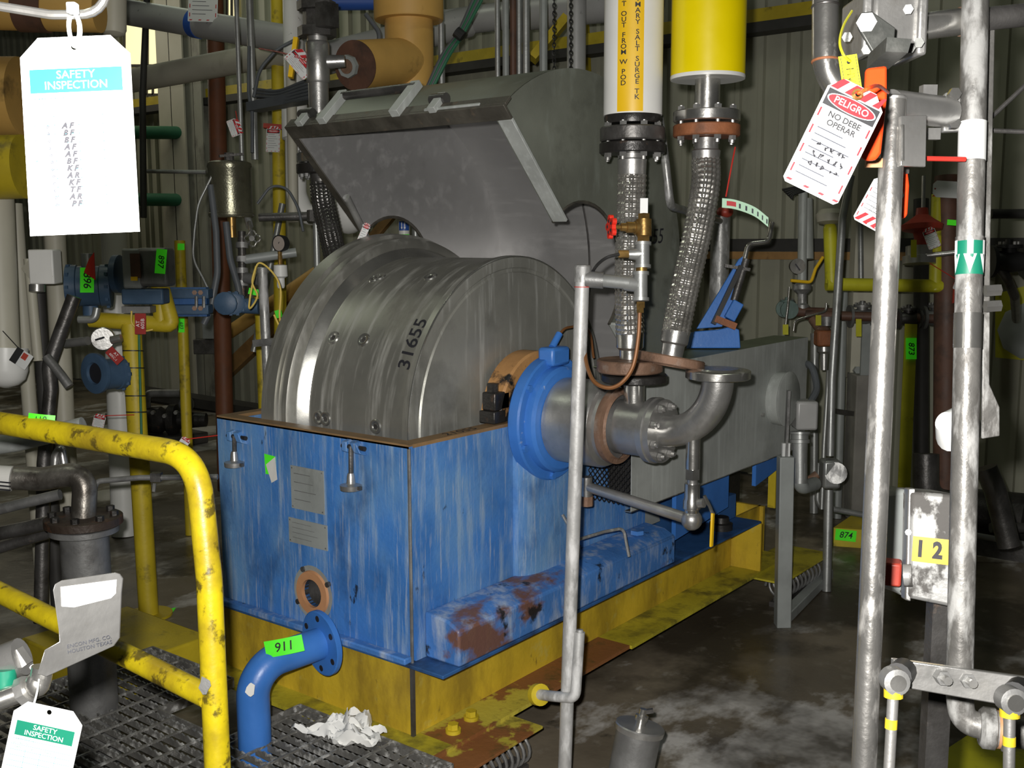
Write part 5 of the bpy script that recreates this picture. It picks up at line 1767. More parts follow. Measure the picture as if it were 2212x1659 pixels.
banded('grey overhead pipe with blue arrow band sloping to the riser', at(-300, -70, 8.8), at(690, 96, 6.4), .085, 'grey_pipe', ((.62, .04, 'rust_orange', 'clamp_band'), (.79, .06, 'blue_print', 'arrow_band')))
banded('pale overhead pipe rising to the right under the grey pipe', at(-200, 265, 9.6), at(640, 108, 6.9), .085, 'cream', ((.64, .04, 'dark_beam', 'clamp_band'),))
banded('long grey overhead pipe behind the amber pipe', at(690, 130, 6.3), at(1010, 48, 6.8), .095, 'grey_pipe')
banded('grey overhead pipe crossing behind the white pipe', at(1130, 30, 6.5), at(1420, -2, 6.0), .10, 'grey_pipe')
banded('grey overhead pipe between amber pipe and hanging rods', at(950, 52, 6.9), at(1150, 26, 6.6), .085, 'grey_pipe')
banded('dark blue overhead pipe left of the amber pipe', at(640, 4, 6.2), at(860, 2, 6.2), .05, 'blue_print')
upr(1246, -60, 170, 6.0, .055, 'drop_pipe', 'grey_pipe', 'grey vertical drop pipe left of the white pipe')
for i, (x, r, mt, lb) in enumerate([(1074, .014, 'conduit', 'leftmost thin rod above the hood'), (1092, .018, 'grey_paint', 'second rod above the hood'), (1108, .018, 'brown_pipe', 'reddish brown rod above the hood'), (1121, .015, 'conduit', 'fourth thin rod above the hood'), (1136, .020, 'conduit', 'rightmost rod of the close row above the hood'), (1174, .022, 'grey_paint', 'grey rod between the row and the chains')]):
    upr(x, -60, 172, 5.6, r, 'hanging_rod', mt, lb, 'rod', x2=x+4, seg=10)
for x, lb in ((1197, 'left hanging dark chain above the hood'), (1233, 'right hanging dark chain above the hood')):
    m = MB()
    for k in range(24):
        c = at(x, -30+k*8.5, 5.5)
        a_, b_ = (RH, V((0, 0, 1))) if k % 2 else (FH, V((0, 0, 1)))
        m.tube([c+a_*math.cos(2*PI*j/8)*.008+b_*math.sin(2*PI*j/8)*.014 for j in range(8)], .003, 5, True)
    m.thing('chain', 'rubber', lb, 'chain')
MB().bar(at(1150, 128, 6.3), at(1250, 8, 6.3), .05, .12, FW).thing('diagonal_brace', 'yellow_old', 'yellow diagonal steel brace behind the chains', 'brace')
MB().bar(onw(1262, -40, .1), onw(1272, 200, .1), .03, .05, WN).thing('yellow_stay', 'yellow_old', 'narrow yellow upright left of the white pipe', 'upright')
t = T('cable_bundle', 'dark green cable bundle slanting down to the hood', 'cable', at(930, 180, 5.5))
for k in range(4):
    MB().tube(spline([at(1022+k*6, 0, 5.6), at(990+k*4, 70, 5.55), at(955+k*5, 120, 5.5), at(922+k*4, 190, 5.5)]), .010, 8).o('cable', 'green_pipe' if k % 2 else 'hose_grey', t)
MB().cyl(at(985, 68, 5.52), at(1000, 80, 5.52), .03, 10).o('cable_tie', 'rubber', t)
upr(953, 50, 200, 5.7, .018, 'hanging_rod', 'conduit', 'thin conduit right beside the amber pipe', 'rod', seg=10)
rod([(790, 30), (820, 70), (818, 95)], 5.4, .012, 'flexible_lead', 'hose_grey', 'short grey lead in front of the amber pipe', 'cable')
# uprights at left, wall side
upr(537, -60, 345, 6.0, .021, 'conduit_drop', 'conduit', 'tall grey conduit left of the steel riser', x2=541)
upr(508, -60, 352, 5.42, .012, 'conduit_drop', 'conduit', 'thin conduit above the hanging canister', x2=500)
MB().cyl(down(at(482, 880, 7.6)), at(462, -60, 7.6), .062, 20).thing('standpipe', 'orange_pipe', 'tall rusty orange standpipe behind the canister', 'pipe')
MB().cyl(down(at(602, 860, 7.0)), at(598, -40, 7.0), .042, 18).thing('yellow_upright', 'yellow_old', 'tall bright yellow upright pipe left of the riser', 'pipe')
MB().cyl(at(634, 480, 5.9), at(628, 130, 5.9), .028, 16).thing('conduit_drop', 'cream', 'slim cream conduit in front of the yellow upright', 'pipe')
wv = T('white_drop_pipe', 'white plastic pipe with coupling left of the dark hose', 'pipe', at(650, 480, 6.2))
MB().tube(bend([at(632, -60, 6.2), at(640, 420, 6.2), at(660, 470, 6.2), at(760, 440, 6.3)], .15, 8), .060, 20).o('pipe', 'white_pipe', wv)
MB().cyl(at(636, 215, 6.2), at(637, 300, 6.2), .075, 20).o('coupling', 'white_pipe', wv)
MB().sph(at(752, 462, 6.33), .12, 18).o('bulb_end', 'white_pipe', wv)
t = T('cable_tray', 'bundle of grey cables on a tray left of the riser', 'cable', at(620, 230, 5.8))
for k in range(6):
    MB().tube(spline([at(548+k*3, 192+k*8, 6.0), at(600, 196+k*6, 5.8), at(650, 178+k*7, 5.6), at(690, 165+k*8, 5.5)]), .008, 7).o('cable', 'hose_grey', t)
MB().bar(at(548, 232, 6.0), at(690, 205, 5.6), .10, .05).o('tray', 'hose_grey', t)
rod([(548, 210), (560, 150), (600, 105), (660, 75)], 5.9, .010, 'loose_cable', 'hose_grey', 'loose grey cable arching up to the valve', 'cable', rad=.2)
rod([(545, 330), (545, 240), (537, 205), (538, 100)], 5.98, .010, 'loose_cable', 'hose_grey', 'grey cable running down the tall conduit', 'cable', rad=.2)
rod([(318, -20), (308, 200), (310, 470)], 7.2, .022, 'drop_pipe', 'dark_beam', 'dark thin drop pipe right of the large tag', rad=0)
for y0, lb in ((285, 'upper dark green pipe behind the large tag'), (430, 'lower dark green pipe behind the large tag')):
    rod([(200, y0), (400, y0+2)], depth(onw(385, y0, .33)), .07, 'green_pipe', 'green_pipe', lb)
rod([(318, 370), (445, 372)], 7.4, .014, 'cross_bar', 'conduit', 'thin grey cross bar left of the canister', 'bar')
# left edge: big yellow tank lines, boxes
banded('thick yellow pipe stub behind the left edge of the tag', at(-700, 380, 4.2), at(52, 360, 4.2), .125, 'yellow_old')
banded('amber pipe above the yellow one at the left edge', at(-700, 212, 4.6), at(48, 210, 4.6), .17, 'amber')
banded('amber duct behind the bent rod at upper left', at(-500, 5, 4.4), at(215, 25, 4.4), .085, 'amber', ((.80, .12, 'brown_pipe', 'end_ring'),))
t = T('white_riser', 'cream insulated pipe end at upper left beside the rod', 'pipe', at(245, 80, 4.6))
MB().lathe(at(246, 78, 4.6), UP, [(0, .02), (.01, .045), (.03, .053), (.9, .053)], 22).o('pipe', 'cream', t)
# tag on overhead pipe etc.
danger_tag('small white danger tag at the top edge left of centre', (406, -60), (470, -58), (408, 46), 6.72, hang=(440, -30, 6.75))
danger_tag('slanted danger tag on a red cord beside the riser', (640, 92), (682, 142), (618, 128), 4.68, hang=(690, 160, 4.72))
tg_ = danger_tag('small plain tag on the red cord beside the riser', (636, 118), (648, 122), (632, 134), 4.66, hang=(690, 150, 4.72))[0]
pipe([(560, 105, 6.0), (600, 112, 5.3), (640, 122, 4.67)], 4.7, .004, 'red_cord', 'cable_red', parent=tg_, rad=0)
danger_tag('small tilted danger tag above the canister', (512, 250), (525, 285), (490, 265), 5.38, hang=(509, 240, 5.42))
danger_tag('upright danger tag left of the dark hose flange', (576, 272), (606, 273), (574, 328), 6.9, hang=(592, 274, 6.93))
MB().bar(at(570, 272, 6.94), at(622, 276, 6.94), .03, .035, FW).thing('valve_lever', 'red_dull', 'dark red valve lever above the upright danger tag', 'lever')
danger_tag('narrow tilted danger tag seen under the hood', (782, 478), (796, 484), (770, 535), 4.2, hang=(783, 495, 4.25))
rod([(748, 425, 4.10), (803, 535, 4.33), (840, 610, 4.5), (900, 760, 4.75)], 4.2, .014, 'hood_strut', 'galv_pole', 'pale strut below the left corner of the hood', 'strut')
# white tube with arrow label and tape 86
wt2 = T('labelled_tube', 'white upright tube with blue arrow label seen through the notch', 'pipe', at(872, 560, 6.5))
ta = at(872, 440, 6.5)
MB().cyl(down(ta), ta, .034, 20).o('tube', 'white_pipe', wt2)
fwt = wrap((ta.x, ta.y, 0), .034, .001)
patch(fwt, -.036, zof(ta.x, ta.y, 498), .036, zof(ta.x, ta.y, 478), 'arrow_label', 'blue_print', wt2)
for du in (-.014, .004):
    z0 = zof(ta.x, ta.y, 496)
    MB().add([fwt(du+u, z0+v, .002) for u, v in ((-.002, .045), (.002, .045), (.002, .015), (.006, .015), (0, 0), (-.006, .015), (-.002, .015))], [(0, 1, 2, 6), (6, 2, 3), (6, 3, 4), (6, 4, 5)]).o('arrow', 'white_print', wt2)
patch(fwt, -.034, zof(ta.x, ta.y, 528), .036, zof(ta.x, ta.y, 506), 'green_tape', 'tape', wt2)
text('86', lambda u, v, k=0: fwt(u, v, .002), .04, 'ink', wt2, 'handwriting', dv=zof(ta.x, ta.y, 517))
MB().cyl(down(at(898, 560, 6.3)), at(896, 400, 6.3), .022, 14).thing('conduit_drop', 'conduit', 'grey conduit beside the labelled white tube', 'pipe')
MB().bar(onw(700, 640, .15), onw(900, 400, .15), .05, .09).thing('brown_brace', 'wood', 'brown slanting brace seen through the hood notch', 'brace')
# canister with valve and gauge
ca = T('pressure_canister', 'brushed olive steel canister hanging left of the dark hose', 'canister', at(502, 475, 5.4))
cA = at(500, 470, 5.4)
zt, zb2 = zof(cA.x, cA.y, 352), zof(cA.x, cA.y, 470)
MB().lathe((cA.x, cA.y, zb2), (0, 0, 1), [(0, .05), (.0, .108), (.01, .113), (.022, .113), (.024, .108), (zt-zb2-.03, .108), (zt-zb2-.02, .112), (zt-zb2, .108), (zt-zb2+.008, .09), (zt-zb2+.01, .03)], 36).o('shell', 'tank', ca)
MB().cyl((cA.x, cA.y, zt+.008), (cA.x, cA.y, zt+.05), .025, 10).o('top_fitting', 'steel_dark', ca)
MB().bar((cA.x-.06, cA.y, zt+.03), (cA.x+.05, cA.y-.05, zt+.045), .02, .012).o('top_handle', 'steel_dark', ca)
MB().cyl((cA.x, cA.y, zb2), (cA.x, cA.y, zb2-.10), .022, 12).o('bottom_outlet', 'brass', ca)
MB().tube([at(535, 470, 5.4), at(540, 490, 5.38)], .018, 12).o('drain_boss', 'conduit', ca)
hwl = T('handwheel_valve', 'small valve with white lobed handwheel below the canister', 'valve', at(545, 530, 5.3))
wc = at(545, 515, 5.25)
MB().tube([at(538, 480, 5.35), wc], .010, 10).o('stem', 'steel', hwl)
MB().tube([wc+(RH*math.cos(2*PI*k/40)+V((0, 0, 1))*math.sin(2*PI*k/40))*(.034+.006*math.cos(4*2*PI*k/40)) for k in range(40)], .0045, 7, True).o('wheel_rim', 'steel_bright', hwl)
MB().cyl(wc-FH*.012, wc+FH*.01, .014, 12).o('wheel_hub', 'alu', hwl)
for k in range(4):
    q = PI/4+k*PI/2
    MB().tube([wc, wc+(RH*math.cos(q)+V((0, 0, 1))*math.sin(q))*.03], .004, 6).o('wheel_spoke', 'alu', hwl)
ga_ = T('pressure_gauge', 'black rimmed round pressure gauge left of the hose', 'gauge', at(605, 560, 5.36))
gc_ = at(604, 526, 5.36)
gdir = (-FH*.8-RH*.45).normalized()
MB().lathe(gc_, gdir, [(-.03, .02), (-.03, .04), (0, .044), (.006, .044), (.006, .037)], 28).o('case', 'rubber', ga_)
MB().cyl(gc_-gdir*.0, gc_+gdir*.0075, .037, 28).o('dial', 'gauge_face', ga_)
MB().bar(gc_+gdir*.009, gc_+gdir*.009+V((0, 0, .02))+RH*.012, .003, .002, gdir).o('needle', 'ink', ga_)
MB().cyl(gc_-V((0, 0, .04)), gc_-V((0, 0, .11)), .012, 10).o('stem', 'brass', ga_)
MB().lathe(gc_-V((0, 0, .105)), (0, 0, -1), [(0, .012), (.004, .034), (.06, .036), (.07, .02), (.11, .02), (.12, .016)], 20).o('diaphragm_seal', 'white_pipe', ga_)
t = T('tee_manifold', 'weathered grey pipe tees below the canister', 'fitting', at(525, 640, 5.3))
MB().tube([at(522, 500, 5.35), at(524, 640, 5.35)], .020, 14).o('riser', 'steel_dark', t)
for y in (530, 560, 585, 612):
    MB().cyl(at(523, y-6, 5.35), at(523, y+6, 5.35), .031, 14).o('coupling', 'galv_pole', t)
MB().cyl(at(520, 562, 5.35), at(640, 545, 5.4), .024, 14).o('cross_pipe', 'grey_paint', t)
MB().cyl(at(530, 600, 5.32), at(560, 605, 5.3), .028, 14).o('union', 'steel_grey', t)
rod([(560, 470), (680, 466)], 5.5, .022, 'header_pipe', 'steel_dark', 'dark header pipe right of the canister')
upr(676, 240, 590, 5.4, .017, 'conduit_drop', 'conduit', 'thin grey pipe left of the dark braided hose', floor=True)
MB().cyl(at(676, 480, 5.4), at(676, 455, 5.4), .032, 10).thing('pipe_coupling', 'steel_dark', 'dark coupling on the thin pipe by the hose', 'fitting')
rod([(610, 440), (548, 760)], 6.9, .02, 'loose_strut', 'conduit', 'short grey strut behind the pressure gauge', 'strut')
rod([(556, 440), (585, 400), (620, 405), (645, 450), (655, 500)], 5.45, .007, 'loose_cable', 'hose_grey', 'arched thin cable right of the canister', 'cable', rad=.3)
for k, (px, lb) in enumerate([([(455, 400), (467, 500), (470, 590), (455, 670), (440, 700)], 'black hose curving down left of the canister'), ([(488, 480), (497, 560), (515, 620), (520, 660)], 'second black hose below the canister'), ([(458, 380), (428, 440), (420, 500), (416, 560), (438, 600), (450, 625)], 'thin pale tube looping left of the canister')]):
    rod(px, 5.3, .017 if k < 2 else .006, 'flexible_hose', 'hose_grey' if k < 2 else 'conduit', lb, 'hose', rad=.25)
# thin left pole with yellow rope
lp_ = T('short_pole', 'short galvanised pole left of the drum', 'pole', down(at(590, 1000, 4.6)))
MB().cyl(down(at(592, 960, 4.6)), at(567, 585, 4.6), .021, 18).o('pole_tube', 'galv_pole', lp_)
MB().lathe(at(567, 590, 4.6), UP, [(0, .023), (.02, .023), (.024, .019)], 18).o('pole_cap', 'galv_pole', lp_)
MB().bar(at(548, 742, 4.58), at(605, 736, 4.55), .02, .03).o('clamp', 'steel_grey', lp_)
MB().tube(spline([at(553, 575, 4.5), at(545, 610, 4.5), at(556, 640, 4.52), at(538, 665, 4.55), at(548, 600, 4.55), at(560, 568, 4.56), at(590, 590, 4.56), at(606, 625, 4.55), at(604, 680, 4.55), at(608, 712, 4.55), at(592, 680, 4.55)]), .0042, 6).thing('yellow_rope', 'rope', 'thin yellow rope knotted around the short pole', 'rope')
# instrument stand
IS = 5.0
ys = T('instrument_stand', 'yellow pipe instrument stand with T top at left', 'stand', down(at(290, 700, IS)))
pt0 = at(283, 700, IS)
MB().cyl(down(at(305, 1000, IS)), pt0, .046, 26).o('upright', 'yellow_old', ys)
MB().tube(bend([at(195, 690, IS), at(372, 702, IS), at(350, 625, IS)], .02, 4), .037, 22).o('cross_arm', 'yellow_old', ys)
MB().tube([at(349, 700, IS), at(343, 618, IS)], .036, 20).o('arm_riser', 'yellow_old', ys)
MB().lathe(down(at(305, 1000, IS)), (0, 0, 1), [(0, .11), (.012, .11)], 24).o('base_plate', 'yellow_old', ys)
for y in (758, 795, 855, 890):
    MB().cyl(at(284+(y-700)*.058, y-1.2, IS), at(284+(y-700)*.058, y+1.2, IS), .0475, 24).o('band_clamp', 'rubber', ys)
MB().cyl(at(306, 960, IS-.02), at(300, 720, IS-.02), .006, 8).o('cable', 'green_pipe', ys)


def transmitter(label, cx, cy, d, r, ln, axis, mat='blue_inst'):
    t = T('transmitter', label, 'transmitter', at(cx, cy+r*F/d, d))
    c = at(cx, cy, d)
    ax = axis.normalized()
    MB().lathe(c-ax*ln/2, ax, [(0, r*.8), (.004, r), (ln*.24, r), (ln*.26, r*.9), (ln*.30, r*.9)], 32).o('end_cap', mat, t)
    MB().lathe(c+ax*ln/2, -ax, [(0, r*.8), (.004, r), (ln*.24, r), (ln*.26, r*.9), (ln*.30, r*.9)], 32).o('end_cap', mat, t)
    MB().cyl(c-ax*ln*.24, c+ax*ln*.24, r*.94, 32).o('housing', mat, t)
    a, b, _ = frame(ax)
    for s_ in (-1, 1):
        for k in range(10):
            q = 2*PI*k/10
            p = c+ax*(s_*ln*.42)+(a*math.cos(q)+b*math.sin(q))*r
            MB().box(p, (.014, .014, .014), RZ).o('cap_notch', mat, t)
    return t, c, ax


t, c, ax = transmitter('blue round transmitter tagged 896 on the left stand', 193, 618, 4.9, .098, .20, RH*1+FH*.25)
MB().cyl(c+V((0, 0, .08)), c+V((0, 0, .15)), .03, 16).o('conduit_hub', 'conduit', t)
MB().cyl(c-V((0, 0, .09)), c-V((0, 0, .15)), .035, 16).o('neck', 'blue_inst', t)
MB().tube(bend([at(210, 665, 4.85), at(205, 690, 4.85), at(170, 690, 4.85)], .03), .018, 12).o('drain_elbow', 'conduit', t)
tape('green tape 896 on the round blue transmitter', (173, 578), (203, 578), (173, 632), 4.795, '896', -PI/2)
m = MB().prism([at(x, y, 4.74) for x, y in ((192, 560), (203, 545), (206, 605), (181, 588))], FW*.004)
m.thing('red_flag_tape', 'red', 'small red flag tape above the 896 transmitter', 'tape')
t = T('transmitter', 'grey box transmitter with window tagged 897 on the stand', 'transmitter', at(320, 660, 4.85))
MB().box(at(338, 577, 4.85), (.12, .14, .175), RZ).o('housing', 'steel_grey', t, .015)
MB().box(at(292, 580, 4.84), (.10, .085, .18), RZ).o('window_frame', 'grey_paint', t, .01)
MB().box(at(293, 574, 4.78), (.01, .045, .11), RZ).o('window', 'brown_pipe', t)
MB().box(at(290, 602, 4.77), (.006, .03, .018), RZ).o('yellow_sticker', 'yellow_label', t)
MB().lathe(at(262, 592, 4.9), (RH*-1), [(0, .08), (.004, .088), (.03, .088), (.034, .08)], 28).o('end_cap', 'blue_inst', t)
MB().box(at(315, 640, 4.86), (.10, .19, .07), RZ).o('base_block', 'blue_inst', t, .008)
MB().box(at(300, 668, 4.86), (.08, .13, .03), RZ).o('mount_clamp', 'steel_grey', t)
tape('green tape 897 on the grey box transmitter', (335, 537), (358, 539), (337, 590), 4.76, '897', -PI/2)
fn, w_, h_, _ = tagframe((291, 677), (315, 677), (291, 722), 4.8, 4.8, 4.8)
t = T('number_plate', 'red engraved plate hanging on the yellow cross arm', 'plate', fn(0, -h_/2))
card(fn, rrect(w_, h_, .003), .002).o('plate', 'red_tag', t)
text('AT', sub(fn, .001), .016, 'white_print', t, rot=PI/2, du=-w_*.2)
text('605B', sub(fn, .001), .016, 'white_print', t, rot=PI/2, du=w_*.22)
MB().tube(spline([at(284, 672, 4.82), at(286, 700, 4.82), at(310, 714, 4.82), at(330, 712, 4.84)]), .004, 6).o('yellow_tie', 'rope', t)
fn, w_, h_, _ = tagframe((242, 748), (268, 775), (227, 762), 4.7, 4.7, 4.7)
t = T('number_plate', 'red engraved plate hanging by the lower blue housing', 'plate', fn(0, -h_/2))
card(fn, rrect(w_, h_, .003), .002).o('plate', 'red_tag', t)
text('AT', sub(fn, .001), h_*.3, 'white_print', t, dv=h_*.2)
text('605C-1', sub(fn, .001), h_*.25, 'white_print', t, dv=-h_*.2)
t = T('valve_manifold', 'blue instrument manifold with bolts between the transmitters', 'manifold', at(420, 685, 5.1))
for y in (634, 668):
    MB().box(at(410, y, 5.1), (.08, .20, .045), RZ).o('manifold_block', 'blue_inst', t, .004)
    for x in (420, 433):
        MB().cyl(at(x, y-2, 5.03), at(x, y-2, 5.07), .012, 6).o('bolt', 'rusty', t)
MB().box(at(400, 652, 5.14), (.05, .22, .14), RZ).o('back_plate', 'blue_dark', t)
for x in (424, 440):
    MB().cyl(at(x, 640, 5.05), at(x, 665, 5.05), .008, 8).o('stud', 'steel', t)
t, c, ax = transmitter('blue round faced transmitter left of the short pole', 505, 655, 5.2, .052, .12, FH*1-RH*.3)
fc_ = at(489, 655, 5.1)
MB().lathe(fc_, -FH, [(0, .045), (.01, .056), (.022, .056), (.026, .05), (.026, .0)], 14).o('face_cap', 'blue_inst', t)
MB().cyl(at(520, 660, 5.2), at(560, 662, 5.2), .038, 18).o('side_housing', 'blue_inst', t)
tape('small green tape above the round faced transmitter', (534, 622), (562, 628), (540, 634), 5.16)
t = T('indicator_head', 'white round indicator head left of the yellow stand', 'gauge', at(222, 760, 4.7))
c = at(222, 732, 4.7)
MB().lathe(c, -FH+RH*.3, [(-.05, .035), (-.04, .05), (0, .052), (.006, .048), (.006, .0)], 28).o('head', 'alu', t)
MB().bar(c-FH*.055-RH*.012, c-FH*.055+RH*.028+V((0, 0, .012)), .006, .008).o('pointer_slot', 'ink', t)
MB().cyl(at(190, 736, 4.75), at(140, 742, 4.8), .02, 12).o('pipe', 'steel_grey', t)
MB().cyl(at(240, 735, 4.7), at(262, 730, 4.7), .018, 12).o('side_fitting', 'alu', t)
t, c, ax = transmitter('large open faced blue housing behind the stand', 235, 808, 4.85, .075, .14, FH*.8+RH*.6)
fc_ = at(210, 806, 4.76)
MB().lathe(fc_, -FH*.85-RH*.5, [(-.01, .08), (.0, .092), (.016, .092), (.018, .085), (.018, .05), (.004, .045), (.004, 0)], 28, False).o('open_ring', 'blue_inst', t)
MB().cyl(fc_, fc_+(-FH*.85-RH*.5).normalized()*.006, .05, 24).o('dark_window', 'ink', t)
# white pipework at the left edge
t = T('white_vessel', 'white vertical vessel with rounded end at the left edge', 'vessel', at(0, 850, 4.3))
MB().lathe(at(12, 838, 4.3), UP, [(0, .01), (.012, .05), (.035, .075), (.07, .085), (.16, .085)], 28).o('lower_end', 'white_pipe', t)
MB().cyl(at(8, 770, 4.3), at(-10, 300, 4.3), .062, 24).o('upper_pipe', 'cream', t)
MB().cyl(down(at(140, 1000, 5.2)), at(118, 500, 5.2), .05, 22).thing('cream_pipe', 'cream', 'wide cream upright pipe behind the blue housings', 'pipe')
MB().cyl(down(at(60, 760, 4.9)), at(32, 440, 4.9), .033, 18).thing('cream_pipe', 'cream', 'slim cream pipe beside the white vessel', 'pipe')
MB().cyl(at(82, 780, 4.7), at(62, 560, 4.7), .022, 14).thing('cream_pipe', 'cream', 'short cream pipe under the white wedge box', 'pipe')
MB().cyl(down(at(255, 900, 6.4)), at(243, 420, 6.4), .075, 22).thing('cream_pipe', 'white_pipe', 'white upright pipe behind the grey box transmitter', 'pipe')
MB().cyl(down(at(92, 760, 4.8)), at(80, 600, 4.8), .032, 18).thing('dark_pipe', 'dark_beam', 'dark upright pipe below the white wedge box', 'pipe')
t = T('conduit_box', 'white wedge ended conduit box at the left', 'box', at(90, 615, 4.5))
MB().box(at(98, 576, 4.5), (.09, .105, .145), RZ).o('box', 'white_pipe', t, .006)
MB().prism([at(75, 545, 4.48), at(46, 580, 4.5), at(72, 612, 4.48)], FW*.08).o('wedge_end', 'cream', t)
MB().lathe(at(80, 615, 4.5), -UP, [(0, .032), (.03, .032), (.032, .02)], 18).o('gland', 'alu', t)
rod([(160, 640), (130, 720), (105, 790), (110, 840), (95, 1000), (88, 1345)], 4.6, .030, 'grey_pipe_bend', 'steel_dark', 'dark grey pipe bending down at the left', rad=.12)
rod([(100, 770), (132, 810), (150, 835)], 4.55, .020, 'flexible_coupling', 'steel_grey', 'short slanted coupling beside the dark pipe bend', 'fitting', rad=.05)
fn, w_, h_, _ = tagframe((38, 748), (72, 770), (20, 778), 4.2, 4.2, 4.2)
t = T('warning_card', 'small white and dark card hanging at the left edge', 'tag', fn(0, -h_/2))
card(fn, rrect(w_, h_, .004), .001).o('sheet', 'tag_white', t)
rect(sub(fn, .001), -w_/2, -h_/2, -w_*.1, h_/2, 'dark_end', 'rubber', t)
rect(sub(fn, .001), -w_*.05, 0, w_*.25, h_*.4, 'red_block', 'red_dull', t)
MB().tube([fn(-w_*.3, h_*.4), at(6, 715, 4.23)], .002, 6).o('tie', 'rubber', t)
# strainer pot with elbow and flange
FD = 3.55
sp2 = T('strainer_pot', 'dark steel pot with bolted rusty flange and elbow at left', 'vessel', down(at(182, 1200, FD)))
pc_ = at(182, 1150, FD)
MB().cyl(down(pc_), pc_, .078, 30).o('pot', 'steel_grey', sp2)
flange(pc_, (0, 0, 1), .112, .022, 'lower_flange', 'steel_grey', sp2)
flange(pc_+V((0, 0, .026)), (0, 0, 1), .125, .030, 'cover_flange', 'cast_rust', sp2)
for k in range(8):
    q = 2*PI*k/8
    p = pc_+V((math.cos(q)*.10, math.sin(q)*.10, .05))
    MB().cyl(p, p+V((0, 0, .022)), .014, 6).o('flange_bolt', 'cast_black', sp2)
MB().tube(bend([pc_+V((0, 0, .05)), at(185, 1020, FD), at(90, 1035, FD), at(-600, 1000, FD-.15)], .11, 10), .040, 26).o('elbow_pipe', 'steel_dirty', sp2)
MB().tube([at(26, 1034, FD-.03), at(-40, 1030, FD-.05)], .042, 26).o('label_band', 'paper', sp2)
for k in range(3):
    MB().bar(at(-10, 1040+8*k, FD-.09), at(22, 1043+8*k, FD-.09), .004, .006, FW).o('label_line', 'ink', sp2)
rod([(203, 1092), (205, 1040), (300, 1032), (470, 1030)], 3.7, .010, 'small_pipe', 'steel_grey', 'small grey pipe running from the pot to the tub', rad=.03)
t = T('pipe_clamp', 'small pipe clamp on the small grey pipe', 'clamp', at(338, 1050, 3.7))
MB().box(at(338, 1030, 3.7), (.03, .035, .03), RZ).o('clamp_body', 'steel_dark', t)
MB().bar(at(334, 1044, 3.7), at(332, 1062, 3.7), .01, .006, FW).o('clamp_leg', 'alu', t)
rod([(-600, 1050), (-40, 968), (40, 955), (120, 935), (180, 920)], 3.9, .034, 'steel_pipe_low', 'galv', 'smooth grey pipe under the yellow top rail', rad=.2)
rod([(118, 1010), (120, 985), (132, 966), (140, 1015)], 3.8, .016, 'u_bolt', 'steel', 'small bent steel hook above the elbow pipe', 'hook', rad=.04)
rod([(-600, 1240), (-40, 1110), (60, 1085), (130, 1068)], 3.9, .020, 'steel_pipe_low', 'steel_grey', 'lower grey pipe left of the pot flange', rad=.1)
rod([(-600, 1280), (-40, 1160), (60, 1140), (110, 1128)], 3.9, .026, 'dark_floor_pipe', 'steel_dark', 'upper dark floor pipe at the left edge', rad=.1)
rod([(-600, 1370), (-40, 1195), (60, 1165), (110, 1150)], 3.95, .022, 'dark_floor_pipe', 'steel_dark', 'lower dark floor pipe at the left edge', rad=.1)
# pump cluster on the floor behind the rail
pu = T('floor_pump', 'dark oily pump with steel fittings on the floor behind the railing', 'pump', onz(370, 960, 0))
pz = onz(370, 960, 0)
MB().lathe(pz+V((0, 0, .22))-RH*.3, RH, [(0, .06), (.02, .11), (.22, .12), (.26, .09), (.30, .14), (.36, .14), (.38, .08), (.62, .06)], 26).o('casing', 'cast_black', pu)
MB().bb(pz+V((-.25, -.2, 0)), pz+V((.25, .2, .10))).o('base', 'steel_dark', pu, .01)
MB().sph(pz+V((0, 0, .36))+RH*.15, .07, 14).o('dome', 'steel_grey', pu)
MB().tube(bend([pz+V((0, 0, .22))-RH*.2, pz+V((0, 0, .46))-RH*.2, pz+V((0, 0, .46))+RH*.1], .06), .035, 14).o('discharge', 'steel_grey', pu)
for k in range(5):
    MB().cyl(pz-FH*.12+RH*(-.2+.1*k)+V((0, 0, .28+.03*(k % 2))), pz-FH*.16+RH*(-.2+.1*k)+V((0, 0, .28+.03*(k % 2))), .018, 6).o('bolt', 'steel', pu)
t = T('flanged_stub', 'grey flanged stub left of the yellow stand on the floor', 'fitting', onz(262, 1005, 0))
q_ = onz(262, 1005, 0)
MB().cyl(q_, q_+V((0, 0, .42)), .06, 20).o('stub', 'steel_grey', t)
flange(q_+V((0, 0, .27)), (0, 0, 1), .12, .03, 'flange', 'galv', t)
flange(q_+V((0, 0, .40)), (0, 0, 1), .10, .03, 'flange', 'steel_grey', t)
danger_tag('small red and white tag behind the yellow rail', (205, 892), (230, 898), (198, 920), 4.9, hang=(290, 896, 4.96))
danger_tag('tiny red and white tag beside the tub corner', (395, 940), (412, 952), (386, 956), 4.05, hang=(474, 940, 3.97))
MB().cyl(down(at(400, 880, 6.4)), at(388, 520, 6.4), .032, 18).thing('yellow_bollard', 'yellow_old', 'slim yellow upright right of the stand', 'pipe')
tape('green tape on the slim yellow upright', (385, 688), (398, 688), (386, 718), 6.366, '693', -PI/2)
tape('small green tape high on the slim yellow upright', (383, 526), (398, 526), (384, 540), 6.366)
t = T('junction_boxes', 'two stacked grey junction boxes on the column', 'box', onw(450, 760, .42))
MB().box(onw(455, 705, .40), (.12, .15, .26), RZ).o('upper_box', 'grey_paint', t, .006)
MB().box(onw(445, 748, .40), (.12, .24, .16), RZ).o('lower_box', 'steel_dark', t, .006)
MB().bar(onw(440, 850, .2), onw(660, 640, .2), .08, .16).thing('wood_brace', 'wood', 'brown slanting timber brace left of the drum', 'brace')
MB().cyl(down(at(570, 870, 6.2)), at(560, 640, 6.2), .03, 14).thing('yellow_post', 'yellow_old', 'short yellow post left of the short pole', 'pipe')
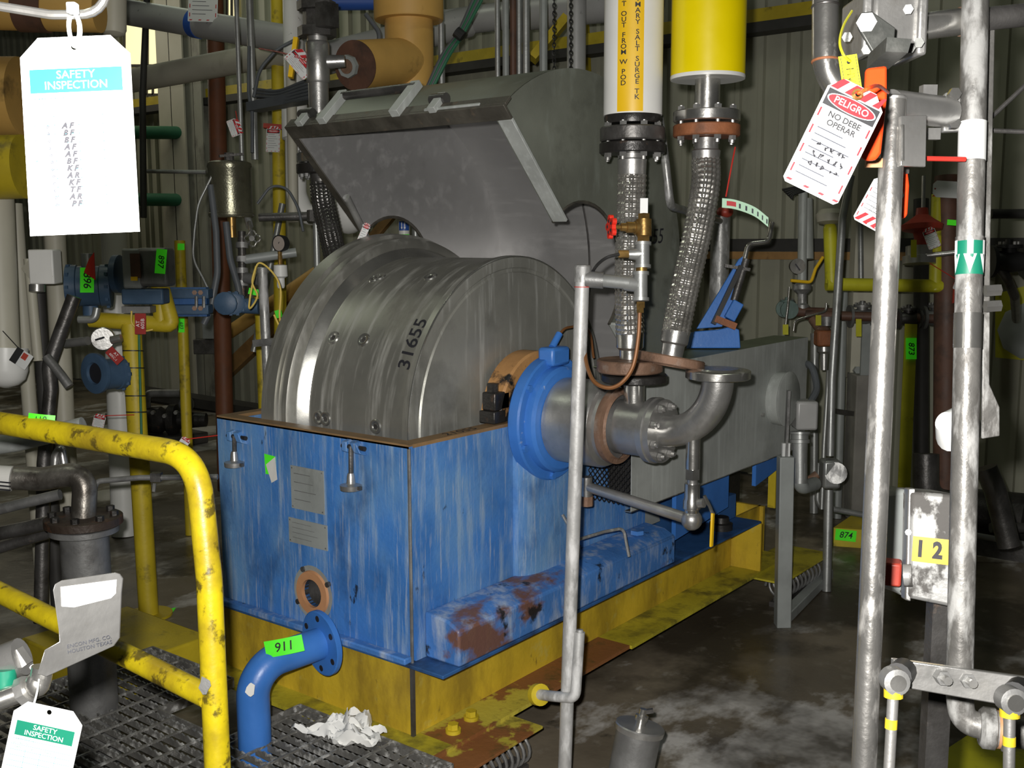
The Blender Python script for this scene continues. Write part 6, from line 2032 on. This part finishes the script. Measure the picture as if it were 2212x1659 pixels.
MB().cyl(onw(470, 735, .3), onw(700, 580, .3), .07, 18).thing('amber_low_pipe', 'amber', 'amber pipe behind the short pole', 'pipe')
tape('green tape on the amber pipe behind the pole', (592, 672), (606, 668), (598, 688), 6.28)
# ------------------------------------------------------------------ right background


def gvalve(label, x, y, d, s_, mat='steel_grey', axis=None):
    """flanged valve body with bonnet and wheel"""
    t = T('flanged_valve', label, 'valve', at(x, y, d)-V((0, 0, s_)))
    c = at(x, y, d)
    ax = (axis or RH)
    MB().lathe(c-ax*s_*1.3, ax, [(0, s_*.5), (0, s_*1.1), (s_*.25, s_*1.1), (s_*.26, s_*.6), (s_*.9, s_*.75), (s_*1.7, s_*.75), (s_*2.34, s_*.6), (s_*2.35, s_*1.1), (s_*2.6, s_*1.1), (s_*2.6, s_*.5)], 22).o('valve_body', mat, t)
    MB().lathe(c+V((0, 0, s_*.6)), (0, 0, 1), [(0, s_*.5), (s_*.3, s_*.5), (s_*.32, s_*.85), (s_*.55, s_*.85), (s_*.57, s_*.3), (s_*.9, s_*.25)], 18).o('bonnet', mat, t)
    for k in range(4):
        q = PI/4+k*PI/2
        p = c+V((math.cos(q)*s_*.65, math.sin(q)*s_*.65, s_*1.1))
        MB().cyl(p, p+V((0, 0, s_*.25)), s_*.14, 6).o('bonnet_bolt', 'steel', t)
    return t


yu = T('yellow_u_pipe', 'yellow insulated U shaped pipe behind the shiny post', 'pipe', at(1905, 640, 5.848))
MB().cyl(at(1793, 495, 5.848), at(1797, 612, 5.848), .0367, 22).o('left_leg', 'yellow_green', yu)
MB().cyl(at(1785, 614, 5.848), at(2033, 618, 5.848), .036, 22).o('cross_run', 'yellow_green', yu)
MB().cyl(at(2020, 628, 5.848), at(2026, 420, 5.848), .034, 22).o('right_leg', 'yellow_green', yu)
MB().sph(at(1793, 494, 5.848), .0367, 18).o('cap_end', 'yellow_green', yu)
MB().lathe(at(1792, 480, 5.848), UP, [(-.0136, .0272), (0, .068), (.0408, .0748), (.068, .0544), (.0748, 0)], 24).thing('plastic_cap', 'cream', 'round cream cap above the yellow U pipe', 'cap')
hp = T('header_line', 'rusty brown header pipe with valves along the right wall', 'pipe', at(1880, 710, 6.392))
MB().cyl(at(1690, 672, 6.460), at(1800, 676, 6.419), .0299, 14).o('left_run', 'brown_pipe', hp)
MB().cyl(at(1740, 680, 6.392), at(2080, 690, 6.188), .0286, 14).o('main_run', 'brown_pipe', hp)
gvalve('grey flanged valve on the header left of the shiny post', 1862, 683, 6.365, .0612)
gvalve('dark flanged valve on the header between the poles', 2022, 686, 6.256, .0653)
gvalve('dark flanged fitting right beside the shiny post on the header', 1962, 688, 6.256, .0544, 'steel_dark')
gvalve('small green grey valve at the left end of the header', 1700, 668, 6.460, .049, 'green_grey', V((0, 0, 1)).cross(RH))
t = T('red_valve_body', 'rusty red valve hanging below the header pipe', 'valve', at(1780, 760, 6.256))
MB().lathe(at(1755, 690, 6.365), at(1790, 735, 6.256)-at(1755, 690, 6.365), [(0, .0272), (.0816, .0299), (.0952, .0476), (.1496, .0476)], 16).o('neck', 'rusty', t)
MB().box(at(1780, 730, 6.256), (.0952, .102, .0952), RZ).o('body', 'rust_orange', t, .0136)
MB().cyl(at(1786, 705, 6.256), at(1786, 685, 6.256), .0435, 16).o('cap', 'steel_grey', t)
MB().lathe(at(1780, 750, 6.256), -UP, [(0, .0408), (.0272, .0408), (.0408, .0245), (.136, .019)], 14).o('outlet', 'steel', t)
t = T('gauge_riser', 'pale scaled riser pipe with round gauge on the wall', 'pipe', at(1735, 650, 6.528))
MB().cyl(at(1735, 400, 6.528), at(1732, 640, 6.528), .0286, 16).o('riser', 'galv', t)
MB().cyl(at(1742, 560, 6.555), at(1740, 430, 6.555), .0435, 16).o('coupling', 'galv', t)
MB().lathe(at(1722, 575, 6.392), -FH, [(-.0408, .0408), (0, .0462), (.0136, .0462), (.0136, 0)], 22).o('gauge', 'alu', t)
MB().bar(at(1718, 570, 6.365), at(1728, 584, 6.365), .0109, .0082).o('gauge_pointer', 'ink', t)
MB().lathe(at(1733, 612, 6.460), -UP, [(0, .0408), (.0136, .0544), (.0408, .0544), (.068, .0272), (.1224, .0272), (.136, .0408), (.1768, .0408), (.1904, .0272), (.2, .0299)], 16).o('stacked_fitting', 'galv_pole', t)
t = T('bristle_cable_end', 'frayed black cable end beside the PELIGRO tag', 'cable', at(1725, 420, 5.984))
for k in range(6):
    MB().tube(spline([at(1740, 402+k*2, 6.501), at(1715, 405+k*3, 6.501), at(1690+k*4, 410+k*4, 6.501)]), .0082, 6).o('strand', 'rubber', t)
rod([(1705, 620), (1703, 650), (1695, 720)], 6.188, .0068, 'thin_wire', 'steel_bright', 'bright thin wire left of the gauge riser', 'wire', rad=.0272)
rod([(1785, 655), (1785, 672), (1740, 685), (1717, 692), (1714, 715)], 6.120, .0068, 'thin_wire', 'steel_bright', 'bent thin wire in front of the header pipe', 'wire', rad=.0408)
rod([(1708, 606), (1752, 610), (1762, 580), (1778, 555)], 6.256, .0095, 'yellow_lever', 'yellow_label', 'yellow slanted lever beside the yellow U pipe', 'lever', rad=.0272)
for (x, y, h_, lb) in ((1855, 708, 38, 'small yellow tag below the grey flanged valve'), (1697, 712, 22, 'small yellow tag at the end of the guard'), (1768, 692, 22, 'small yellow tag beside the red valve')):
    fn, w_, hh, _ = tagframe((x-6, y-h_/2), (x+6, y-h_/2), (x-6, y+h_/2), 6.120, 6.120, 6.120)
    MB().prism([fn(-w_/2, -hh/2), fn(w_/2, -hh/2), fn(w_/2, hh/2), fn(-w_/2, hh/2)], FW*.0027).thing('yellow_tag', 'yellow_green', lb, 'tag')
# yellow flat bar 873
t = T('flat_bar', 'long yellow flat bar standing between the poles', 'bar', onz(1948, 1100, 0))
MB().bar(at(1968, 700, 5.848), at(1953, 1045, 5.848), .066, .011, -FW).o('bar', 'yellow_green', t)
MB().bar(at(1953, 1045, 5.848), down(at(1950, 1100, 5.848)), .066, .011, -FW).o('bar_foot', 'yellow_green', t)
tape('green tape 873 on the long yellow flat bar', (1957, 730), (1980, 730), (1957, 776), 5.828, '873', -PI/2)
# pier with bolts
pz_ = onz(1850, 1105, 0)
t = T('concrete_pier', 'grey concrete pier with bolted plate behind the shiny post', 'pier', down(at(1855, 1100, 6.85)))
pA2 = down(at(1862, 1100, 6.85))
MB().box(pA2+V((0, 0, .47)), (.20, .20, .94), RZ).o('pier', 'block', t, .008)
MB().box(pA2+V((0, 0, 1.1))-FH*.08, (.02, .15, .52), RZ).o('bolted_plate', 'grey_paint', t)
for y in (800, 842, 888):
    c = at(1855, y, depth(pA2)-.12)
    MB().cyl(c, c+FW*.04, .028, 6).o('anchor_nut', 'grey_paint', t)
MB().box(pA2+V((.0, 0, 1.75))+FH*.1, (.10, .19, 1.7), RZ).o('upper_post', 'cream', t)
MB().bar(at(1838, 893, 6.6), at(1790, 886, 6.3), .04, .03).o('stand_off_arm', 'steel_dark', t)
# brown pipes by the right pole
MB().cyl(down(at(2052, 1000, 5.848)), at(2046, 380, 5.848), .0653, 20).thing('brown_pipe', 'brown_pipe', 'wide brown upright pipe left of the mottled pole', 'pipe')
MB().cyl(down(at(1998, 1000, 6.256)), at(1990, 430, 6.256), .0435, 18).thing('dark_pipe', 'dark_beam', 'dark upright pipe behind the yellow flat bar', 'pipe')
rod([(2000, 980), (2000, 1080), (2090, 1090)], 5.712, .068, 'dark_elbow', 'steel_dark', 'dark elbow pipe near the floor between the poles', rad=.204)
t = T('red_regulator', 'dark red regulator valve behind the second red lever', 'valve', at(1990, 540, 5.712))
MB().lathe(at(1992, 530, 5.712), UP, [(0, .0408), (.0408, .0408), (.068, .0476), (.0816, .102), (.1088, .1088), (.136, .068), (.1632, .034), (.20, .0299)], 24).o('body', 'red_dull', t)
MB().cyl(at(1994, 470, 5.712), at(1996, 380, 5.712), .0109, 10).o('stem', 'steel', t)
MB().lathe(at(1985, 570, 5.712), UP, [(0, .068), (0, .0843), (.0408, .0843), (.0435, .068), (.0952, .068)], 22).o('lower_flange', 'steel', t)
MB().cyl(at(2000, 552, 5.644), at(2065, 545, 5.576), .0136, 12).o('tube', 'steel', t)
danger_tag('white tag hanging on the red regulator', (2008, 498), (2034, 488), (1990, 540), 5.603, hang=(1996, 500, 5.644))
danger_tag('sideways danger tag left of the mottled pole', (2016, 392), (2014, 428), (2072, 390), 5.739, hang=(2050, 400, 5.766))
fn, w_, hh, _ = tagframe((1968, 518), (1980, 518), (1968, 556), 5.508, 5.508, 5.508)
MB().prism([fn(-w_/2, -hh/2), fn(w_/2, -hh/2), fn(w_/2, hh/2), fn(-w_/2, hh/2)], FW*.0027).thing('yellow_tag', 'yellow_green', 'small yellow tag beside the red regulator', 'tag')
tape('green tape behind the mottled pole', (2046, 474), (2072, 476), (2046, 486), 5.440)
danger_tag('tiny danger tag on a red cord left of the mottled pole', (2062, 602), (2074, 606), (2060, 624), 5.712, hang=(2004, 566, 5.685))
MB().tube([at(1985, 342, 1.46), at(2085, 344, 1.47)], .0034, 8).thing('red_strap', 'cable_red', 'taut red strap beside the gusset plate', 'strap')
MB().prism([at(x, y, 5.773) for x, y in ((2062, 610), (2074, 618), (2070, 650), (2058, 655))], FW*.0136).thing('red_grip_small', 'red_dull', 'small red grip beside the mottled pole', 'lever')
# yellow board and dark gear at the right edge
yb_ = T('yellow_board', 'yellow panel with grey disc at the right edge', 'panel', onw(2190, 770, .204))
MB().prism([onw(2150, 635, .2), onw(2280, 600, .2), onw(2280, 785, .2), onw(2150, 772, .2)], -WN*.0272).o('panel', 'yellow_green', yb_)
c = onw(2222, 715, .22)
MB().lathe(c, WN, [(0, .1768), (.0272, .1768), (.0408, .1496), (.0408, 0)], 9).o('grey_disc', 'grey_paint', yb_)
gvalve('black round valve at the right edge beside the strip', 2178, 565, 4.896, .068, 'rubber')
rod([(2150, 565, 4.896), (2175, 600, 4.896), (2192, 640, 5.032), (2195, 690, 5.848)], 4.760, .0218, 'dark_small_pipe', 'steel_dark', 'dark small pipe at the right edge', rad=.068)
for y, lb in ((462, 'thin dark horizontal pipe high at the right edge'), (1140, 'thin dark horizontal pipe low at the right edge')):
    rod([(2140, y), (2700, y)], 5.304, .0245, 'side_pipe', 'dark_beam', lb)
t = T('floor_motor', 'dark floor pump motor at the lower right edge', 'motor', onz(2175, 1200, 0))
c = onz(2180, 1190, 0)
MB().bb(c+V((-.2, -.2, 0)), c+V((.2, .2, .1088))).o('base', 'steel_dark', t)
MB().lathe(c+V((-.068, .2, .2)), (0, -1, 0), [(0, .068), (.0136, .1496), (.3, .1632), (.32, .136), (.42, .0544)], 22).o('motor', 'cast_black', t)
rod([(2130, 1010), (2150, 1060), (2180, 1180)], 4.624, .0476, 'dark_floor_pipe', 'steel_dark', 'dark thick pipe leaning behind the worn box', rad=.136)
rod([(1790, 1098), (1960, 1130), (2212, 1175)], 5.848, .0163, 'floor_conduit', 'conduit', 'thin conduit lying along the floor at right', rad=0)
rod([(1770, 1000, 6.528), (1765, 1092, 6.528), (1800, 1103, 6.528)], 6.528, .019, 'floor_conduit', 'conduit', 'small conduit bend behind the strut post', rad=.068)
MB().prism([onw(1858, 560, .25), onw(1905, 560, .25), onw(1905, 640, .25), onw(1858, 640, .25)], -WN*.0544).thing('wall_cabinet', 'white_pipe', 'small white cabinet on the wall behind the shiny post', 'panel')
rod([(1858, 430), (1860, 620)], 6.664, .0177, 'wall_conduit', 'conduit', 'thin wall conduit left of the shiny post', rad=0)
MB().cyl(down(at(1812, 1000, 6.800)), at(1822, 620, 6.800), .0299, 14).thing('wall_conduit', 'grey_paint', 'grey upright conduit behind the bent black conduit', 'pipe')
MB().cyl(down(at(1762, 1000, 6.936)), at(1760, 720, 6.936), .0272, 14).thing('wall_conduit', 'conduit', 'grey upright conduit at the end of the guard', 'pipe')
